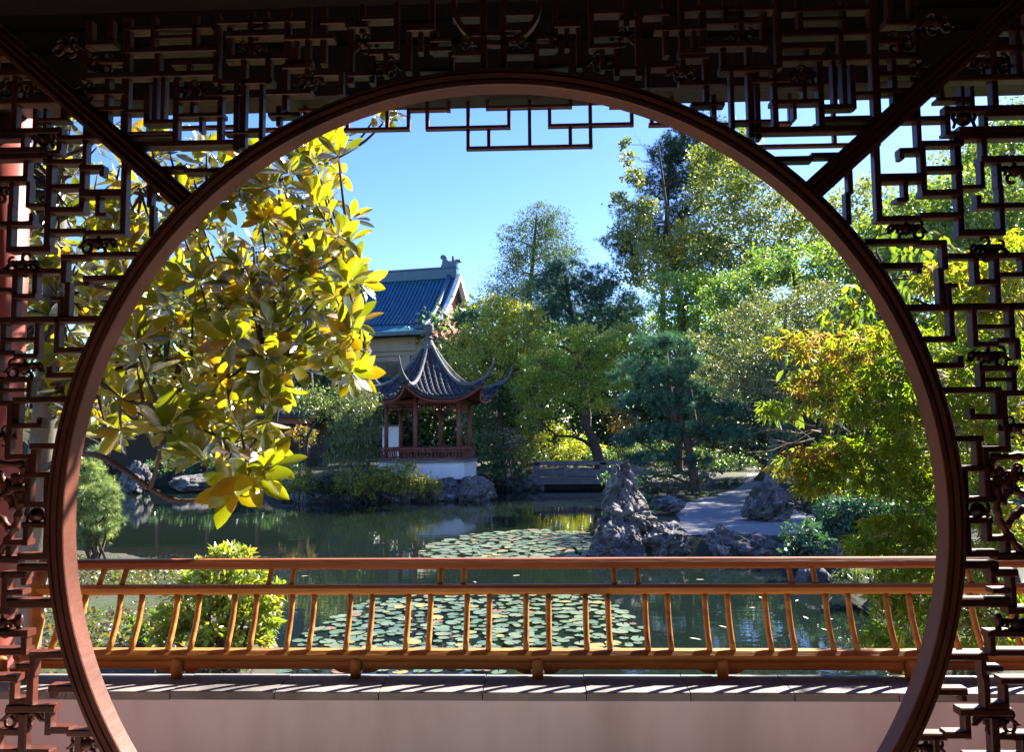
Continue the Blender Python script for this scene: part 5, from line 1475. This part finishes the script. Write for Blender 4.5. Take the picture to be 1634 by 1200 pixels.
    # leaf meshes: curled along the midrib, folded a little
    def lm(i):
        r_ = random.Random(90 + i)
        curl = r_.uniform(-.22, .10); fold = r_.uniform(.06, .16)
        rows = [(0, .05), (.14, .30), (.34, .78), (.58, 1.0), (.80, .72), (.93, .32)]
        vs, fs = [], []
        for l, w in rows:
            z = curl * l * l
            vs += [(l, -w / 2, z + fold * w * .5), (l, 0, z), (l, w / 2, z + fold * w * .5)]
        tipi = len(vs); vs.append((1.0, 0, curl))
        for k in range(len(rows) - 1):
            b = 3 * k
            fs += [(b, b + 3, b + 4, b + 1), (b + 1, b + 4, b + 5, b + 2)]
        b = 3 * (len(rows) - 1)
        fs += [(b, tipi, b + 1), (b + 1, tipi, b + 2)]
        pal = [(.12, .17, .018), (.17, .215, .02), (.22, .24, .022), (.11, .16, .018), (.26, .25, .023), (.30, .21, .024)]
        return np.array(vs), fs, pal[i % 6]
    kinds = [lm(i) for i in range(12)]
    meshes = []
    for i, (vs, fs, c) in enumerate(kinds):
        # flip so the glossy side is up
        me = bpy.data.meshes.new('leaf'); me.from_pydata([tuple(v) for v in vs], [], fs)
        at = me.attributes.new('tint', 'FLOAT_COLOR', 'POINT')
        for d_ in at.data: d_.color = (*c, 1)
        me.materials.append(MT['magnolia'])
        me.polygons.foreach_set('use_smooth', np.ones(len(me.polygons), dtype=bool))
        meshes.append(me)
    def inview(l):
        d = l[0] - CAM; k = d @ CF
        x = W0 / 2 + F0 * (d @ CR) / k; y = H0 / 2 - F0 * (d @ CU) / k
        return math.hypot(x - 808, y - 840) < 690 and x > 110
    leaves.sort(key=lambda l: (not inview(l), l[5]))
    for i, (p, d, n_, ln, w, _) in enumerate(leaves[:300]):
        side = unit(np.cross(n_, d)); up = np.cross(d, side)
        o = bpy.data.objects.new('leaf', meshes[(i * 7) % 12]); link(o, t)
        m = Matrix.Identity(4)
        for r in range(3):
            m[r][0], m[r][1], m[r][2] = d[r] * ln, side[r] * w, up[r] * ln
            m[r][3] = p[r] - base[r]
        o.matrix_basis = m
    V_, F_, C_ = [], [], []
    mb = MB()
    for i, (p, d, n_, ln, w, _) in enumerate(leaves[300:]):
        side = unit(np.cross(n_, d)); up = np.cross(d, side)
        vs, fs, c = kinds[(i * 5) % 12]
        mb.add(p + vs[:, 0:1] * d * ln + vs[:, 1:2] * side * w + vs[:, 2:3] * up * ln, fs)
        C_ += [(*c, 1)] * len(vs)
    me = bpy.data.meshes.new('leaves'); me.from_pydata(mb.v, [], mb.f)
    at = me.attributes.new('tint', 'FLOAT_COLOR', 'POINT'); at.data.foreach_set('color', np.array(C_, np.float32).ravel())
    me.materials.append(MT['magnolia'])
    tag(finish('leaves', me, None, t, smooth=True), kind='stuff')
magnolia()

# ------------------------------------------------------------------ laceleaf maple on the right
def laceleaf():
    base = np.array((4.6, 6.4, gz(4.6, 6.4) - .05))
    t = thing('laceleaf_maple', 'feathery laceleaf maple turning yellow and red at the right', 'tree', tuple(map(float, base)))
    LIME = [(.25, .34, .028), (.31, .36, .03), (.21, .30, .028), (.36, .35, .034)]
    DEEP = [(.18, .28, .03), (.23, .30, .03), (.25, .27, .034)]
    RED = [(.36, .18, .10), (.38, .24, .10), (.27, .25, .03), (.34, .15, .10), (.22, .25, .025), (.25, .28, .025)]
    YEL = [(.36, .29, .025), (.34, .24, .03), (.26, .28, .025), (.22, .27, .025)]
    #      px, py, rx, ry, D, palette, n
    spr = [(1260, 548, 40, 24, 6.3, YEL + RED, 20), (1310, 560, 44, 30, 6.2, RED + RED + YEL, 34), (1370, 545, 50, 26, 6.1, RED + RED + LIME, 34), (1430, 540, 50, 30, 6.0, DEEP + YEL, 40), (1480, 560, 40, 34, 6.0, LIME, 34),
           (1300, 610, 50, 26, 6.2, YEL + RED, 40), (1370, 600, 60, 34, 6.0, LIME + RED, 56), (1440, 600, 60, 40, 5.8, DEEP, 60), (1330, 640, 50, 24, 6.0, LIME + RED, 34), (1245, 650, 34, 16, 6.1, LIME, 24), (1400, 655, 60, 34, 5.7, DEEP + LIME, 64), (1470, 650, 50, 40, 5.6, DEEP + LIME, 60),
           (1290, 735, 40, 22, 6.0, YEL + RED, 40), (1260, 745, 34, 16, 6.1, YEL, 22), (1340, 725, 50, 26, 5.9, DEEP + RED, 50), (1400, 720, 60, 34, 5.7, DEEP, 64), (1460, 725, 50, 40, 5.5, LIME + DEEP, 60), (1330, 760, 50, 22, 5.9, LIME + DEEP, 44), (1410, 770, 60, 26, 5.6, LIME + DEEP, 56), (1475, 780, 44, 30, 5.4, DEEP, 50), (1300, 775, 34, 14, 6.0, DEEP + YEL, 20),
           (1420, 840, 44, 22, 5.3, LIME + DEEP, 40), (1470, 850, 44, 36, 5.2, DEEP, 50), (1390, 870, 40, 18, 5.3, DEEP + LIME, 30), (1450, 900, 50, 30, 5.1, DEEP, 50), (1430, 950, 40, 34, 5.0, DEEP, 44), (1480, 960, 44, 40, 4.9, DEEP, 50), (1410, 1020, 34, 24, 5.0, DEEP + LIME, 30), (1470, 1030, 50, 34, 4.8, DEEP + LIME, 54), (1540, 1000, 44, 50, 4.7, DEEP, 50), (1600, 980, 44, 60, 4.7, DEEP, 50), (1560, 900, 50, 40, 4.8, DEEP, 44),
           (1540, 500, 60, 40, 5.6, LIME + YEL, 60), (1600, 470, 50, 40, 5.6, RED + LIME, 50), (1500, 440, 40, 30, 5.8, RED + YEL, 36), (1560, 430, 44, 30, 5.7, LIME + YEL, 40), (1620, 400, 44, 36, 5.6, LIME + YEL, 40), (1550, 580, 50, 40, 5.5, LIME, 60), (1610, 570, 50, 50, 5.4, LIME + DEEP, 60), (1540, 650, 50, 36, 5.4, LIME + DEEP, 50), (1600, 660, 50, 40, 5.2, LIME + YEL, 50), (1560, 720, 50, 36, 5.2, DEEP + YEL, 44), (1615, 740, 40, 36, 5.1, DEEP, 40), (1560, 800, 50, 36, 5.0, DEEP, 44), (1610, 850, 44, 44, 4.9, DEEP + YEL, 44)]
    P, A, N, L, C = [], [], [], [], []
    tips = []
    for (px, py, rx, ry, D, pal, n) in spr:
        n = int(n * 1.75)
        pal = np.array(pal)
        ph = rng.uniform(0, 2 * math.pi, n); rr = rng.random(n) ** .5
        dd = rng.uniform(-.25, .25, n)
        pts = np.array([U(px + rx * r * math.cos(a), py + ry * r * math.sin(a), D + e) for a, r, e in zip(ph, rr, dd)])
        ax = unit(rng.normal(size=(n, 3)) * np.array((.8, .6, .3)) + np.array((-.35, -.35, -.75)))
        nr = unit(rand_dirs(n) * .6 + np.array((-.1, -.5, .7)))
        P.append(pts); A.append(ax); N.append(nr); L.append(rng.uniform(.06, .115, n)); C.append(pal[rng.integers(0, len(pal), n)] * rng.uniform(.85, 1.15, (n, 1)))
        tips.append(U(px, py, D))
    P = np.concatenate(P); A = np.concatenate(A); N = np.concatenate(N); L = np.concatenate(L); C = np.concatenate(C)
    tag(finish('leaves', leaf_mesh('leaves', P, A, N, L, L, C, 'lace', MT['maple']), None, t), kind='stuff')
    tp = densify(np.array([base, base + (-.15, .0, .6), base + (-.05, .1, 1.3), base + (-.35, .05, 2.2)]), 4)
    MB().tube(tp, [.10 * (1 - .6 * i / (len(tp) - 1)) for i in range(len(tp))], 10).build('trunk', MT['greybark'], t, smooth=True)
    br = MB()
    for c in tips:
        k = min(range(2, len(tp)), key=lambda i: abs(tp[i][2] - c[2]) + .2 * abs(i - 8))
        a = tp[k]; m1 = a + (c - a) * .5 + np.array((0, 0, .22)); 
        pts = densify(np.array([a, m1, c]), 5)
        br.tube(pts, [.022 * (1 - .8 * i / (len(pts) - 1)) for i in range(len(pts))], 6)
        for q in range(4):
            e = c + rng.normal(size=3) * np.array((.16, .12, .06)) + np.array((-.08, -.05, -.05))
            br.tube(wiggle(c, e, 4, .06), [.004, .003, .0025, .001], 4)
    tag(br.build('branches', MT['twig'], t, smooth=True), kind='stuff')
    # bare twig tips reaching left over the path
    for (p0, p1, D) in (((1300, 700), (1190, 722), 6.1), ((1310, 690), (1222, 686), 6.1), ((1300, 680), (1235, 664), 6.1)):
        m_ = MB()
        a, b = U(*p0, D), U(*p1, D)
        pts = wiggle(a, b, 6, .03)
        m_.tube(pts, [.007, .006, .005, .004, .003, .0015], 5)
        for q in range(4):
            i = 2 + q % 3
            e = pts[i] + (b - a) * .3 + np.array((0, 0, rng.uniform(-.1, .12)))
            m_.tube(wiggle(pts[i], e, 3, .05), [.0035, .0025, .001], 4)
        m_.build('bare_twig', MT['twig'], t)
laceleaf()

# large leaved lime branch above the maple
tree('lime_leaved_tree', 'tree with large hanging lime green leaves above the maple', 8.2, [(1330, 500, 34), (1370, 490, 36), (1400, 520, 30), (1300, 515, 24), (1420, 470, 36), (1350, 470, 26), (1460, 440, 40), (1500, 400, 40), (1440, 400, 40), (1275, 590, 16), (1240, 650, 16), (1280, 655, 18), (1320, 655, 18)],
     (1640, 1000), .15, [(.12, .20, .022), (.16, .23, .025), (.08, .15, .022), (.26, .23, .03)], tpl='ovate', aspect=.45, layers=1.1, droop=1.2, tr=.09, spread=.3, shell=.2, cl=10)
# floating leaves on the dark water at right
lv = bpy.data.meshes.new('floating_leaf')
lv.from_pydata([(0, 0, 0), (.3, .16, .02), (.7, .15, .03), (1, 0, .01), (.7, -.15, .03), (.3, -.16, .02)], [], [(0, 1, 2, 3, 4, 5)])
lv.materials.append(surf('bleached fallen leaf', (.42, .38, .28), (.55, .50, .38), 5, .6, None, 0))
for k, (px, py) in enumerate([(1195, 970), (1290, 988), (1330, 988), (1310, 1003), (1378, 1014), (1160, 1002), (1230, 1012), (1100, 1018), (1270, 960), (1345, 1040), (1060, 940), (1110, 925), (1215, 955), (640, 935), (570, 945), (480, 920), (760, 930), (830, 918)]):
    p = G(px, py, ZW + .008)
    o = bpy.data.objects.new('floating_leaf', lv); link(o)
    o.location = tuple(map(float, p)); o.rotation_euler = (0, 0, k * 1.7); s = .07 + .05 * ((k * 37) % 10) / 10
    o.scale = (s * 1.4, s, s)
    tag(o, 'small pale fallen leaf floating on the dark open water', 'fallen leaf', 'fallen leaves afloat on the pond')
